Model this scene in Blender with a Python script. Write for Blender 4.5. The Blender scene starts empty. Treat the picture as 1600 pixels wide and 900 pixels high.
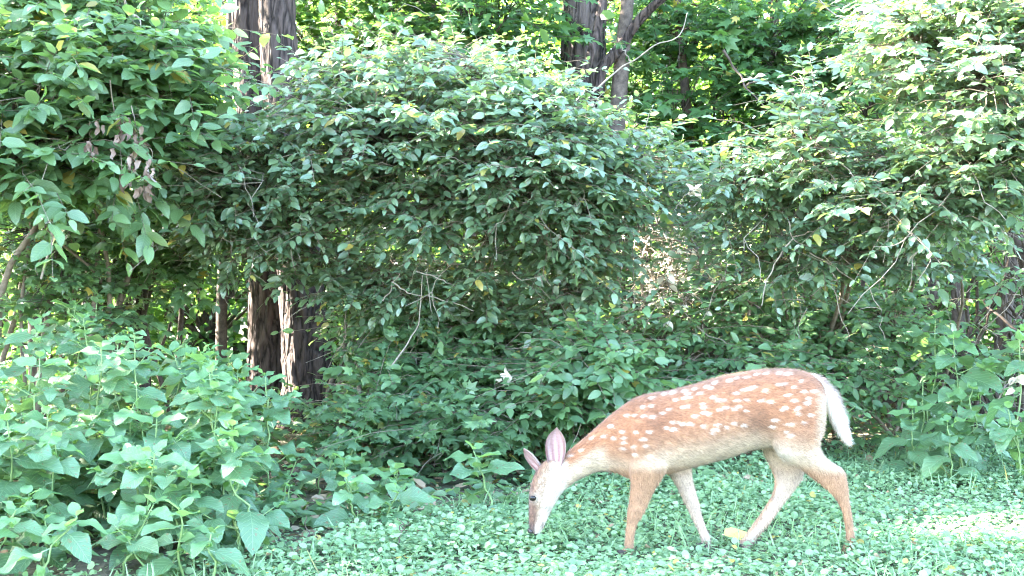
import bpy, math, random, time
import numpy as np
from mathutils import Vector, Matrix
T0 = time.time()
rng = np.random.default_rng(7)
random.seed(7)
S = bpy.context.scene
COL = S.collection

# ------------------------------------------------------------------ camera, sky, sun, exposure
CAM_H, F_PX, PITCH = 1.0, 1931.0, math.atan(31/1931.0)
cam_d = bpy.data.cameras.new('camera'); cam = bpy.data.objects.new('camera', cam_d); COL.objects.link(cam)
cam.location = (0, 0, CAM_H); cam.rotation_euler = (math.radians(90)-PITCH, 0, 0)
cam_d.sensor_width = 36.0; cam_d.lens = 36*F_PX/1600; cam_d.clip_start = .05; cam_d.clip_end = 800
S.camera = cam
SUN_TO = Vector((-.80, .22, .56)).normalized()
SUN_EL = math.asin(SUN_TO.z); SUN_AZ = math.atan2(SUN_TO.x, SUN_TO.y)
W = bpy.data.worlds.new('World'); S.world = W; W.use_nodes = True
wn = W.node_tree
sky = wn.nodes.new('ShaderNodeTexSky'); sky.sky_type = 'NISHITA'; sky.sun_disc = False
sky.sun_elevation = SUN_EL; sky.sun_rotation = SUN_AZ; sky.air_density = 1.0; sky.dust_density = 1.5; sky.ozone_density = 1.0
wn.links.new(sky.outputs[0], wn.nodes['Background'].inputs[0])
wn.nodes['Background'].inputs[1].default_value = 0.15
sl = bpy.data.lights.new('sun', 'SUN'); sun = bpy.data.objects.new('sun', sl); COL.objects.link(sun)
sl.energy = 5.0; sl.angle = math.radians(.53); sl.color = (1, .93, .82)
sun.rotation_euler = SUN_TO.to_track_quat('Z', 'Y').to_euler()
sun.location = (-10, 3, 12)
S.view_settings.view_transform = 'Standard'; S.view_settings.look = 'None'
S.view_settings.gamma = 1; S.view_settings.use_curve_mapping = False
S.view_settings.exposure = 5.0
cy = S.cycles
cy.max_bounces = 8; cy.diffuse_bounces = 4; cy.glossy_bounces = 2; cy.transmission_bounces = 4; cy.transparent_max_bounces = 4
cy.sample_clamp_indirect = 6; cy.caustics_reflective = False; cy.caustics_refractive = False
cy.use_denoising = True; cy.filter_width = 1.15

# ------------------------------------------------------------------ helpers
def wp(px, py, D):                                   # a point of the place seen at (px, py) D metres away
    c, s = math.cos(PITCH), math.sin(PITCH)
    u = -(py-450)/F_PX; r = (px-800)/F_PX
    d = np.array([r, c+u*s, -s+u*c])
    return np.array([0, 0, CAM_H]) + d*(D/d[1])
def to_px(P):
    c, s = math.cos(PITCH), math.sin(PITCH)
    Q = np.asarray(P) - np.array([0, 0, CAM_H])
    f = Q[..., 1]*c - Q[..., 2]*s; u = Q[..., 1]*s + Q[..., 2]*c
    f = np.where(f < .05, .05, f)
    return 800 + F_PX*Q[..., 0]/f, 450 - F_PX*u/f, f
def nrm(a): return a/np.maximum(np.linalg.norm(a, axis=-1, keepdims=True), 1e-9)
def tag(o, label=None, cat=None, group=None, kind=None):
    if label: o['label'] = label
    if cat: o['category'] = cat
    if group: o['group'] = group
    if kind: o['kind'] = kind
    return o
def mesh(name, V, Tr, mat, uv=None, smooth=True):
    V = np.asarray(V, np.float32).reshape(-1, 3); Tr = np.asarray(Tr, np.int32).reshape(-1, 3)
    me = bpy.data.meshes.new(name)
    n = len(Tr)
    me.vertices.add(len(V)); me.vertices.foreach_set('co', V.ravel())
    me.loops.add(3*n); me.loops.foreach_set('vertex_index', Tr.ravel())
    me.polygons.add(n); me.polygons.foreach_set('loop_start', np.arange(0, 3*n, 3, dtype=np.int32))
    try: me.polygons.foreach_set('loop_total', np.full(n, 3, np.int32))
    except Exception: pass
    me.polygons.foreach_set('use_smooth', np.full(n, smooth, dtype=bool))
    if uv is not None:
        l = me.uv_layers.new(name='UVMap'); l.data.foreach_set('uv', np.asarray(uv, np.float32)[Tr.ravel()].ravel())
    me.update(calc_edges=True)
    if mat: me.materials.append(mat)
    return me
def obj(name, me, parent=None, loc=None):
    o = bpy.data.objects.new(name, me); COL.objects.link(o)
    if parent: o.parent = parent
    if loc is not None: o.location = loc
    return o
def thing(name, loc, label, cat, group=None):
    o = bpy.data.objects.new(name, None); COL.objects.link(o); o.location = loc; o.empty_display_size = .1
    return tag(o, label, cat, group)
def part(name, V, Tr, mat, parent, uv=None, kind=None, smooth=True):   # mesh in world space hung under a thing that only moves
    o = obj(name, mesh(name, np.asarray(V).reshape(-1, 3) - np.array(parent.location), Tr, mat, uv, smooth), parent)
    return tag(o, kind=kind)
def cat_geo(gs):
    Vs, Ts, k = [], [], 0
    for V, Tr in gs:
        V = np.asarray(V).reshape(-1, 3); Vs.append(V); Ts.append(np.asarray(Tr).reshape(-1, 3)+k); k += len(V)
    return np.concatenate(Vs), np.concatenate(Ts)
def tubes(P, R, sides=4):                            # P (N,n,3) paths, R (N,n) radii
    P = np.asarray(P, float); R = np.asarray(R, float)
    if P.ndim == 2: P = P[None]; R = R[None]
    N, n, _ = P.shape
    Tn = nrm(np.gradient(P, axis=1))
    ref = np.where(np.abs(Tn[..., 2:3]) > .8, np.array([0, 1., 0]), np.array([0, 0, 1.]))
    ref = np.broadcast_to(ref[:, :1], Tn.shape)
    U = nrm(np.cross(Tn, ref)); B = np.cross(Tn, U)
    th = np.arange(sides)*2*math.pi/sides
    V = P[:, :, None] + R[:, :, None, None]*(np.cos(th)[:, None]*U[:, :, None] + np.sin(th)[:, None]*B[:, :, None])
    i = np.arange(n-1)[:, None]*sides; j = np.arange(sides)[None]; k = (j+1) % sides
    a, b, c, d = i+j, i+k, i+sides+k, i+sides+j
    q = np.stack([np.stack([a, b, c], -1), np.stack([a, c, d], -1)], 2).reshape(-1, 3)
    Tr = (q[None] + (np.arange(N)*n*sides)[:, None, None]).reshape(-1, 3)
    return V.reshape(-1, 3), Tr
def bez(a, b, c, n):
    t = np.linspace(0, 1, n)[:, None]
    return (1-t)**2*a + 2*t*(1-t)*b + t*t*c
def path(pts, n):                                    # Catmull-Rom through the points
    P = np.asarray(pts, float); P = np.vstack([2*P[0]-P[1], P, 2*P[-1]-P[-2]])
    m = len(P)-3; out = []
    for t in np.linspace(0, m-1e-6, n):
        i = int(t); u = t-i; a, b, c, d = P[i:i+4]
        out.append(.5*(2*b + (c-a)*u + (2*a-5*b+4*c-d)*u*u + (3*b-a-3*c+d)*u**3))
    return np.array(out)
def wob(P, amp, seed=0, freq=9.):                    # a little crookedness
    r = np.random.default_rng(seed); P = P.copy(); n = len(P); t = np.linspace(0, 1, n)
    for k in range(3):
        P += amp/(k+1)*np.sin(t[:, None]*freq*(k+1)+r.uniform(0, 6.28, 3)[None])*r.normal(size=3)*np.sin(t*math.pi)[:, None]
    return P

# ------------------------------------------------------------------ materials
def newmat(name):
    m = bpy.data.materials.new(name); m.use_nodes = True
    nt = m.node_tree; nt.nodes.clear()
    out = nt.nodes.new('ShaderNodeOutputMaterial')
    return m, nt, out
def leaf_mat(name, cols, trans, rough=.45, tf=.35, vein=.0, spec=.5, under=None, per_leaf=True, spots=0.):
    m, nt, out = newmat(name); N = nt.nodes.new; L = nt.links.new
    geo = N('ShaderNodeNewGeometry'); oi = N('ShaderNodeObjectInfo')
    ad = N('ShaderNodeMath'); ad.operation = 'ADD'; L(geo.outputs['Random Per Island'], ad.inputs[0]); L(oi.outputs['Random'], ad.inputs[1])
    fr = N('ShaderNodeMath'); fr.operation = 'FRACT'; L(ad.outputs[0], fr.inputs[0])
    rp = N('ShaderNodeValToRGB'); L(fr.outputs[0], rp.inputs[0])
    e = rp.color_ramp.elements
    while len(e) < len(cols): e.new(.5)
    for i, c in enumerate(cols): e[i].position = i/(len(cols)-1); e[i].color = (*c, 1)
    if len(cols) > 2 and name != 'herb_leaf':
        y_ = e.new(.982); y_.color = (*cols[-1], 1); y_ = e.new(.985); y_.color = (.30, .22, .05, 1); e[len(e)-1].color = (.22, .2, .05, 1)
    col = rp.outputs[0]
    tc = N('ShaderNodeTexCoord')
    nz = N('ShaderNodeTexNoise'); nz.inputs['Scale'].default_value = 4; nz.inputs['Detail'].default_value = 3
    L(geo.outputs['Position'], nz.inputs['Vector'])
    mx = N('ShaderNodeMixRGB'); mx.blend_type = 'MULTIPLY'; mx.inputs[0].default_value = .5
    r2 = N('ShaderNodeValToRGB'); r2.color_ramp.elements[0].position = .3; r2.color_ramp.elements[0].color = (.62, .68, .6, 1)
    r2.color_ramp.elements[1].position = .7; r2.color_ramp.elements[1].color = (1.25, 1.2, 1.1, 1)
    L(nz.outputs[0], r2.inputs[0]); L(col, mx.inputs[1]); L(r2.outputs[0], mx.inputs[2]); col = mx.outputs[0]
    bump = None
    if vein > 0:
        sx = N('ShaderNodeSeparateXYZ'); L(tc.outputs['UV'], sx.inputs[0])
        ab = N('ShaderNodeMath'); ab.operation = 'ABSOLUTE'; L(sx.outputs[1], ab.inputs[0])
        # side veins sweep forward from the midrib
        m1 = N('ShaderNodeMath'); m1.operation = 'MULTIPLY_ADD'; L(ab.outputs[0], m1.inputs[0]); m1.inputs[1].default_value = -.55; L(sx.outputs[0], m1.inputs[2])
        m2 = N('ShaderNodeMath'); m2.operation = 'MULTIPLY'; L(m1.outputs[0], m2.inputs[0]); m2.inputs[1].default_value = 8
        m3 = N('ShaderNodeMath'); m3.operation = 'PINGPONG'; L(m2.outputs[0], m3.inputs[0]); m3.inputs[1].default_value = .5
        lt = N('ShaderNodeMapRange'); L(m3.outputs[0], lt.inputs[0]); lt.inputs[1].default_value = 0; lt.inputs[2].default_value = .12; lt.inputs[3].default_value = 1; lt.inputs[4].default_value = 0
        mr = N('ShaderNodeMapRange'); L(ab.outputs[0], mr.inputs[0]); mr.inputs[1].default_value = .0; mr.inputs[2].default_value = .035; mr.inputs[3].default_value = 1; mr.inputs[4].default_value = 0
        mm = N('ShaderNodeMath'); mm.operation = 'MAXIMUM'; L(lt.outputs[0], mm.inputs[0]); L(mr.outputs[0], mm.inputs[1])
        mv = N('ShaderNodeMixRGB'); mv.blend_type = 'MIX'
        vs = N('ShaderNodeMath'); vs.operation = 'MULTIPLY'; L(mm.outputs[0], vs.inputs[0]); vs.inputs[1].default_value = .35*vein
        L(vs.outputs[0], mv.inputs[0]); L(col, mv.inputs[1]); mv.inputs[2].default_value = (.2, .3, .16, 1); col = mv.outputs[0]
        bump = N('ShaderNodeBump'); bump.inputs['Strength'].default_value = .5*vein; bump.inputs['Distance'].default_value = .004; bump.invert = True
        L(mm.outputs[0], bump.inputs['Height'])
    if spots > 0:
        n3 = N('ShaderNodeTexNoise'); n3.inputs['Scale'].default_value = 70; n3.inputs['Detail'].default_value = 2; L(geo.outputs['Position'], n3.inputs['Vector'])
        q = N('ShaderNodeMapRange'); q.inputs[1].default_value = .64; q.inputs[2].default_value = .70; L(n3.outputs[0], q.inputs[0])
        ms = N('ShaderNodeMixRGB'); L(q.outputs[0], ms.inputs[0]); L(col, ms.inputs[1]); ms.inputs[2].default_value = (.12, .09, .04, 1); col = ms.outputs[0]
    bk = N('ShaderNodeMixRGB'); L(geo.outputs['Backfacing'], bk.inputs[0]); L(col, bk.inputs[1])
    hs = N('ShaderNodeHueSaturation'); hs.inputs['Saturation'].default_value = .75; hs.inputs['Value'].default_value = 1.25; L(col, hs.inputs['Color']); L(hs.outputs[0], bk.inputs[2])
    col = bk.outputs[0]
    p = N('ShaderNodeBsdfPrincipled'); L(col, p.inputs['Base Color']); p.inputs['Roughness'].default_value = rough
    p.inputs['Specular IOR Level'].default_value = spec
    if bump: L(bump.outputs[0], p.inputs['Normal'])
    t = N('ShaderNodeBsdfTranslucent')
    tm = N('ShaderNodeMixRGB'); tm.blend_type = 'MULTIPLY'; tm.inputs[0].default_value = 1; L(col, tm.inputs[1]); tm.inputs[2].default_value = (*trans, 1)
    L(tm.outputs[0], t.inputs[0])
    mix = N('ShaderNodeMixShader'); mix.inputs[0].default_value = tf; L(p.outputs[0], mix.inputs[1]); L(t.outputs[0], mix.inputs[2])
    L(mix.outputs[0], out.inputs[0])
    return m
def bark_mat(name, dark, mid, lite, sc=16):
    m, nt, out = newmat(name); N = nt.nodes.new; L = nt.links.new
    tc = N('ShaderNodeTexCoord'); mp = N('ShaderNodeMapping'); mp.inputs['Scale'].default_value = (1, 1, .2); L(tc.outputs['Object'], mp.inputs[0])
    wn_ = N('ShaderNodeTexNoise'); wn_.inputs['Scale'].default_value = 9; wn_.inputs['Detail'].default_value = 4; L(mp.outputs[0], wn_.inputs['Vector'])
    va = N('ShaderNodeVectorMath'); va.operation = 'MULTIPLY_ADD'; L(wn_.outputs['Color'], va.inputs[0]); va.inputs[1].default_value = (.09, .09, .09); L(mp.outputs[0], va.inputs[2])
    vo = N('ShaderNodeTexVoronoi'); vo.feature = 'DISTANCE_TO_EDGE'; vo.inputs['Scale'].default_value = sc; L(va.outputs[0], vo.inputs['Vector'])
    fn = N('ShaderNodeTexNoise'); fn.inputs['Scale'].default_value = 60; fn.inputs['Detail'].default_value = 6; L(mp.outputs[0], fn.inputs['Vector'])
    rp = N('ShaderNodeValToRGB'); e = rp.color_ramp.elements; e[0].color = (*dark, 1); e[0].position = .02; e[1].position = .16; e[1].color = (*mid, 1); L(vo.outputs['Distance'], rp.inputs[0])
    r2 = N('ShaderNodeValToRGB'); r2.color_ramp.elements[0].position = .45; r2.color_ramp.elements[1].position = .7; L(fn.outputs[0], r2.inputs[0])
    mx = N('ShaderNodeMixRGB'); L(r2.outputs[0], mx.inputs[0]); L(rp.outputs[0], mx.inputs[1]); mx.inputs[2].default_value = (*lite, 1)
    m2 = N('ShaderNodeMixRGB'); m2.inputs[0].default_value = .5; L(rp.outputs[0], m2.inputs[1]); L(mx.outputs[0], m2.inputs[2])
    ad = N('ShaderNodeMath'); ad.operation = 'MULTIPLY_ADD'; L(fn.outputs[0], ad.inputs[0]); ad.inputs[1].default_value = .2; 
    mn = N('ShaderNodeMath'); mn.operation = 'MINIMUM'; L(vo.outputs['Distance'], mn.inputs[0]); mn.inputs[1].default_value = .25; L(mn.outputs[0], ad.inputs[2])
    p = N('ShaderNodeBsdfPrincipled'); p.inputs['Roughness'].default_value = .92; p.inputs['Specular IOR Level'].default_value = .2; L(m2.outputs[0], p.inputs['Base Color'])
    b = N('ShaderNodeBump'); b.inputs['Strength'].default_value = 1; b.inputs['Distance'].default_value = .06; L(ad.outputs[0], b.inputs['Height']); L(b.outputs[0], p.inputs['Normal']); L(p.outputs[0], out.inputs[0])
    return m
def rough_mat(name, c1, c2, scale=8., bump=.5, dist=.02, stretch=(1, 1, 1), rough=.9, detail=8):
    m, nt, out = newmat(name); N = nt.nodes.new; L = nt.links.new
    tc = N('ShaderNodeTexCoord'); mp = N('ShaderNodeMapping'); mp.inputs['Scale'].default_value = stretch
    L(tc.outputs['Object'], mp.inputs[0])
    nz = N('ShaderNodeTexNoise'); nz.inputs['Scale'].default_value = scale; nz.inputs['Detail'].default_value = detail; nz.inputs['Roughness'].default_value = .65
    L(mp.outputs[0], nz.inputs['Vector'])
    rp = N('ShaderNodeValToRGB'); rp.color_ramp.elements[0].position = .35; rp.color_ramp.elements[1].position = .68
    rp.color_ramp.elements[0].color = (*c1, 1); rp.color_ramp.elements[1].color = (*c2, 1); L(nz.outputs[0], rp.inputs[0])
    p = N('ShaderNodeBsdfPrincipled'); L(rp.outputs[0], p.inputs['Base Color']); p.inputs['Roughness'].default_value = rough
    p.inputs['Specular IOR Level'].default_value = .25
    b = N('ShaderNodeBump'); b.inputs['Strength'].default_value = bump; b.inputs['Distance'].default_value = dist
    L(nz.outputs[0], b.inputs['Height']); L(b.outputs[0], p.inputs['Normal'])
    L(p.outputs[0], out.inputs[0])
    return m
YG = (1.9, 2.2, .75)
M = {}
M['honeysuckle'] = leaf_mat('honeysuckle_leaf', [(.066, .112, .068), (.084, .136, .082), (.10, .16, .092), (.12, .175, .088)], YG, .36, .30, .5, spec=.9)
M['elder'] = leaf_mat('elder_leaf', [(.07, .125, .06), (.085, .15, .065), (.11, .185, .075)], YG, .40, .36, .6, spec=.7)
M['maple'] = leaf_mat('maple_leaf', [(.04, .095, .035), (.05, .115, .04), (.065, .135, .04)], YG, .5, .4, .0)
M['low'] = leaf_mat('low_leaf', [(.06, .12, .06), (.08, .15, .065), (.10, .175, .075)], YG, .43, .35, .4, spec=.6)
M['herb'] = leaf_mat('herb_leaf', [(.062, .128, .062), (.076, .148, .07), (.09, .17, .08)], YG, .48, .28, 1.0, spots=1, spec=.55)
M['herb_young'] = leaf_mat('herb_young_leaf', [(.09, .18, .075), (.11, .21, .09)], YG, .5, .35, .8)
M['cover'] = leaf_mat('cover_leaf', [(.10, .175, .082), (.135, .22, .108), (.175, .27, .14), (.20, .285, .15)], (1.3, 1.7, 1.0), .55, .3, .0, spec=.35)
M['wood_leaf'] = leaf_mat('woodland_leaf', [(.045, .10, .025), (.06, .12, .03), (.08, .15, .035)], (2.0, 2.2, .6), .5, .45)
M['far_leaf'] = leaf_mat('far_leaf', [(.06, .11, .03), (.09, .15, .035), (.11, .17, .04)], (2.0, 2.1, .6), .55, .45)
M['dry'] = leaf_mat('dry_leaf', [(.16, .10, .06), (.26, .18, .11), (.36, .28, .2)], (1.2, 1., .7), .7, .2)
M['wilted'] = leaf_mat('wilted_leaf', [(.12, .075, .06), (.19, .13, .11), (.26, .19, .16)], (1.2, 1., .8), .7, .15)
M['sun_pale'] = leaf_mat('sun_pale_leaf', [(.38, .32, .24), (.5, .45, .36), (.6, .55, .46)], (1., .95, .8), .6, .2)  # near-white tone stands in for sun striking the dry leaves
M['yellow'] = leaf_mat('yellow_leaf', [(.5, .38, .1), (.55, .4, .12)], (1.2, 1., .5), .6, .25)
M['bark'] = bark_mat('bark', (.012, .008, .007), (.05, .035, .03), (.09, .067, .058), 17)
M['bark_grey'] = bark_mat('bark_grey', (.016, .012, .011), (.08, .06, .053), (.13, .105, .093), 15)
M['twig'] = rough_mat('twig_bark', (.09, .07, .05), (.2, .16, .12), 40, .3, .004)
M['twig_pale'] = rough_mat('pale_twig_bark', (.13, .105, .08), (.27, .23, .19), 40, .3, .004)
M['twig_dark'] = rough_mat('dark_twig_bark', (.035, .026, .02), (.1, .075, .06), 30, .4, .006)
M['stem'] = rough_mat('herb_stem', (.10, .17, .06), (.17, .24, .09), 30, .2, .002, rough=.6)

# ------------------------------------------------------------------ leaf shapes
def leaf_shape(rows=(.2, .5, .8), a=.6, b=.85, ratio=.55, fold=.25, curl=.25, teeth=0., petiole=0., wav=0., seed=0):
    r = np.random.default_rng(seed)
    mx = (a/(a+b))**a*(b/(a+b))**b
    V, uv, Tr = [(0, 0, 0)], [(0, 0)], []
    def zz(u, y): return fold*abs(y) - curl*u*u + wav*math.sin(u*9+seed)*abs(y)*2
    for i, u in enumerate(rows):
        w = ratio*.5*u**a*(1-u)**b/mx
        tw = teeth*(1 if i % 2 else -1)
        k = len(V)
        for s in (-1, 0, 1):
            y = s*w*(1+tw); uu = u - (abs(s)*teeth*.15 if i % 2 else 0)
            V.append((uu, y, zz(u, y))); uv.append((u, s*w*2))
    n = len(rows)
    V.append((1, 0, zz(1, 0))); uv.append((1, 0)); tip = len(V)-1
    Tr += [(0, 2, 1), (0, 3, 2)]
    for i in range(n-1):
        o = 1+3*i
        Tr += [(o, o+1, o+4), (o, o+4, o+3), (o+1, o+2, o+5), (o+1, o+5, o+4)]
    o = 1+3*(n-1)
    Tr += [(o, o+1, tip), (o+1, o+2, tip)]
    V = np.array(V, float); uv = np.array(uv, float)
    if petiole > 0:
        k = len(V)
        pv = np.array([(-petiole, -.012, .02), (-petiole, .012, .02), (.02, -.012, 0), (.02, .012, 0), (-petiole, 0, .04), (.02, 0, .015)], float)
        V = np.vstack([V, pv]); uv = np.vstack([uv, np.zeros((6, 2))])
        Tr += [(k, k+2, k+4), (k+4, k+2, k+5), (k+4, k+5, k+1), (k+1, k+5, k+3)]
        V[:, 0] += petiole
    V[:, 1] *= -1                                   # so faces look along +normal
    Tr = np.array(Tr)
    e1 = V[Tr[0, 1]]-V[Tr[0, 0]]; e2 = V[Tr[0, 2]]-V[Tr[0, 0]]
    if np.cross(e1, e2)[2] < 0: Tr = Tr[:, ::-1]
    return V, Tr, uv
def lobed_shape(seed=0, curl=.2):
    r = np.random.default_rng(seed)
    ang = [(-180, .08), (-150, .42), (-120, .38), (-95, .62), (-72, .40), (-48, .85), (-28, .5), (0, 1.0), (28, .5), (48, .85), (72, .40), (95, .62), (120, .38), (150, .42)]
    V = [(0, 0, .06)]; uv = [(.3, 0)]
    for a_, q in ang:
        x = q*.62*math.cos(math.radians(a_)); y = q*.62*math.sin(math.radians(a_))
        V.append((x, y, -curl*(x*x+y*y)+.04*r.normal())); uv.append((x+.35, y))
    n = len(ang); Tr = [(0, 1+i, 1+(i+1) % n) for i in range(n)]
    V = np.array(V); V[:, 0] += .36
    return V, np.array(Tr), np.array(uv)
SH_SIMPLE = [leaf_shape((.25, .68), ratio=.56, fold=f, curl=c, seed=i) for i, (f, c) in enumerate([(.2, .2), (.35, .1), (.1, .35)])]
SH_OVATE = [leaf_shape((.12, .38, .65, .86), ratio=.56, fold=f, curl=c, seed=i, petiole=.06, wav=.1) for i, (f, c) in enumerate([(.2, .2), (.35, .1), (.1, .4), (.25, .3)])]
SH_LOBED = [lobed_shape(i, c) for i, c in enumerate([.15, .35, .5])]
rows = tuple(np.linspace(.06, .95, 13))
SH_HERB = [leaf_shape(rows, a=.55, b=.9, ratio=.70, fold=f, curl=c, teeth=.04, petiole=.16, wav=w, seed=i) for i, (f, c, w) in enumerate([(.15, .25, .1), (.3, .15, .06), (.05, .4, .16), (.2, .5, .1), (.1, .1, .2)])]
SH_ROUND = [leaf_shape((.12, .5, .88), a=.45, b=.45, ratio=1.0, fold=f, curl=c, seed=i) for i, (f, c) in enumerate([(.15, .1), (.3, .2), (-.15, .15)])]

GAPS = [(452, 425, 7.42, .05), (457, 470, 7.42, .07), (461, 510, 7.42, .08), (464, 548, 7.4, .10), (470, 585, 7.38, .09), (1000, 425, 6.6, .10), (1045, 440, 6.6, .13), (1060, 480, 6.5, .09), (1245, 440, 6.5, .08), (1090, 300, 5.85, .10), (690, 680, 6.2, .10),
        (1500, 846, 4.5, .10), (1580, 842, 4.52, .13), (1590, 800, 4.9, .09), (1430, 842, 4.55, .05), (1540, 880, 4.2, .1), (1360, 835, 4.6, .04), (1440, 800, 4.85, .05), (1520, 770, 5.1, .06), (1410, 765, 5.2, .04), (1585, 740, 5.4, .06), (1250, 850, 4.45, .04), (930, 840, 4.55, .04), (790, 585, 6.0, .08), (480, 50, 10, .25), (1080, 200, 10, .3), (1150, 260, 9.6, .3), (100, 120, 5.5, .16), (300, 130, 5.7, .1), (60, 230, 5.4, .1), (1570, 120, 5.3, .16)]
GP = np.array([wp(*g[:3]) for g in GAPS]); GR = np.array([g[3] for g in GAPS]); SV = np.array(SUN_TO)
def sunny(P, L, first=None):
    """False where a leaf would hang in one of the gaps that let flecks of sun through"""
    keep = np.ones(len(P), bool)
    for g, r_ in zip(GP[:first], GR[:first]):
        q = P-g; t = q@SV; d = np.linalg.norm(q-t[:, None]*SV, axis=1)
        keep &= ~((t > .3) & (d < r_+.25*np.asarray(L)))
    return keep
def leaf_axes(A, Nn):
    A = nrm(A); B = nrm(np.cross(Nn, A)); Nn = np.cross(A, B)
    return A, B, Nn
def leaves_geo(P, A, Nn, L, shapes, wj=None, gaps=True):
    """all leaves of one batch as one vertex/triangle/uv set"""
    if gaps: k_ = sunny(P, L); P, A, Nn, L = P[k_], A[k_], Nn[k_], L[k_]
    A, B, Nn = leaf_axes(A, Nn); gs, us = [], []
    idx = rng.integers(0, len(shapes), len(P))
    for k, (V, Tr, uv) in enumerate(shapes):
        s = np.where(idx == k)[0]
        if not len(s): continue
        l = L[s][:, None, None]
        w = 1 if wj is None else wj[s][:, None, None]
        X = P[s][:, None] + l*(V[None, :, 0:1]*A[s][:, None] + w*V[None, :, 1:2]*B[s][:, None] + V[None, :, 2:3]*Nn[s][:, None])
        Tq = (Tr[None] + (np.arange(len(s))*len(V))[:, None, None])
        gs.append((X, Tq)); us.append(np.tile(uv, (len(s), 1)))
    V, Tr = cat_geo(gs)
    return V, Tr, np.concatenate(us)
def leaf_objects(parent, P, A, Nn, L, meshes, name='leaf'):
    A, B, Nn = leaf_axes(A, Nn); base = np.array(parent.location)
    for p, a, b, n, l in zip(P-base, A, B, Nn, L):
        o = bpy.data.objects.new(name, meshes[random.randrange(len(meshes))]); COL.objects.link(o); o.parent = parent
        o.matrix_local = Matrix(((a[0]*l, b[0]*l, n[0]*l, p[0]), (a[1]*l, b[1]*l, n[1]*l, p[1]), (a[2]*l, b[2]*l, n[2]*l, p[2]), (0, 0, 0, 1)))
UP = np.array([0, 0, 1.])

# ------------------------------------------------------------------ ground
def gz(x, y): return .012*np.sin(x*1.7+.4)*np.sin(y*1.3) + .008*np.sin(x*4.1)*np.cos(y*3.3+1)
m, nt, out = newmat('ground_soil'); N = nt.nodes.new; Lk = nt.links.new
tc = N('ShaderNodeTexCoord'); n1 = N('ShaderNodeTexNoise'); n1.inputs['Scale'].default_value = 1.2; n1.inputs['Detail'].default_value = 8
n2 = N('ShaderNodeTexNoise'); n2.inputs['Scale'].default_value = 26; n2.inputs['Detail'].default_value = 6
Lk(tc.outputs['Object'], n1.inputs['Vector']); Lk(tc.outputs['Object'], n2.inputs['Vector'])
r1 = N('ShaderNodeValToRGB'); r1.color_ramp.elements[0].color = (.035, .025, .016, 1); r1.color_ramp.elements[1].color = (.16, .12, .08, 1)
r1.color_ramp.elements[0].position = .3; r1.color_ramp.elements[1].position = .72; Lk(n2.outputs[0], r1.inputs[0])
mg = N('ShaderNodeMixRGB'); Lk(n1.outputs[0], mg.inputs[0]); Lk(r1.outputs[0], mg.inputs[1]); mg.inputs[2].default_value = (.05, .06, .03, 1)
pb = N('ShaderNodeBsdfPrincipled'); pb.inputs['Roughness'].default_value = .95; Lk(mg.outputs[0], pb.inputs['Base Color'])
bp = N('ShaderNodeBump'); bp.inputs['Distance'].default_value = .02; Lk(n2.outputs[0], bp.inputs['Height']); Lk(bp.outputs[0], pb.inputs['Normal']); Lk(pb.outputs[0], out.inputs[0])
M['soil'] = m
gx = np.concatenate([[-300, -120, -40, -20], np.linspace(-10, 10, 81), [20, 40, 120, 300]])
gy = np.concatenate([[-300, -100, -30, -10], np.linspace(-2, 18, 81), [30, 60, 150, 400]])
X, Y = np.meshgrid(gx, gy); Z = gz(X, Y)*((np.abs(X) < 12) & (Y < 20) & (Y > -3))
nx = len(gx); i, j = np.meshgrid(np.arange(len(gy)-1), np.arange(nx-1), indexing='ij'); a = (i*nx+j).ravel()
tag(obj('ground', mesh('ground', np.stack([X, Y, Z], -1), np.concatenate([np.stack([a, a+1, a+nx+1], -1), np.stack([a, a+nx+1, a+nx], -1)]), M['soil'])), kind='structure')

# ------------------------------------------------------------------ big trunks
def trunk_geo(pts, radii, n=150, sides=56, ridge=.07, seed=1, freq=11):
    r = np.random.default_rng(seed)
    P = path(pts, n); R = np.interp(np.linspace(0, 1, n), np.linspace(0, 1, len(radii)), radii)
    V, Tr = tubes(P, R, sides); V = V.reshape(n, sides, 3)
    th = np.arange(sides)*2*math.pi/sides; h = np.concatenate([[0], np.cumsum(np.linalg.norm(np.diff(P, axis=0), axis=1))])
    H, TH = np.meshgrid(h, th, indexing='ij')
    d = 0
    for k in range(6):
        f = freq*(.6+.35*k); w = r.uniform(1.5, 5); ph = r.uniform(0, 6.28)
        d = d + np.abs(np.sin(np.round(f)*TH*.5 + .9*np.sin(H*w+ph) + ph))/(1+.5*k)
    d = d/d.max()*.7 + .3*np.abs(np.sin(H*13+3*np.sin(TH*3)+2*np.sin(TH*7)))
    d += .25*r.normal(size=d.shape)*.3
    V = P[:, None] + (V-P[:, None])*(1+ridge*(d-.5)*2)[..., None]
    return V.reshape(-1, 3), Tr
def limb(a, b, r0, r1, sag=.1, n=12, sides=7, seed=0):
    a, b = np.asarray(a, float), np.asarray(b, float)
    P = wob(bez(a, (a+b)/2+np.array([0, 0, sag]), b, n), .04*np.linalg.norm(b-a), seed, 5)
    return tubes(P, np.linspace(r0, r1, n), sides)
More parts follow.
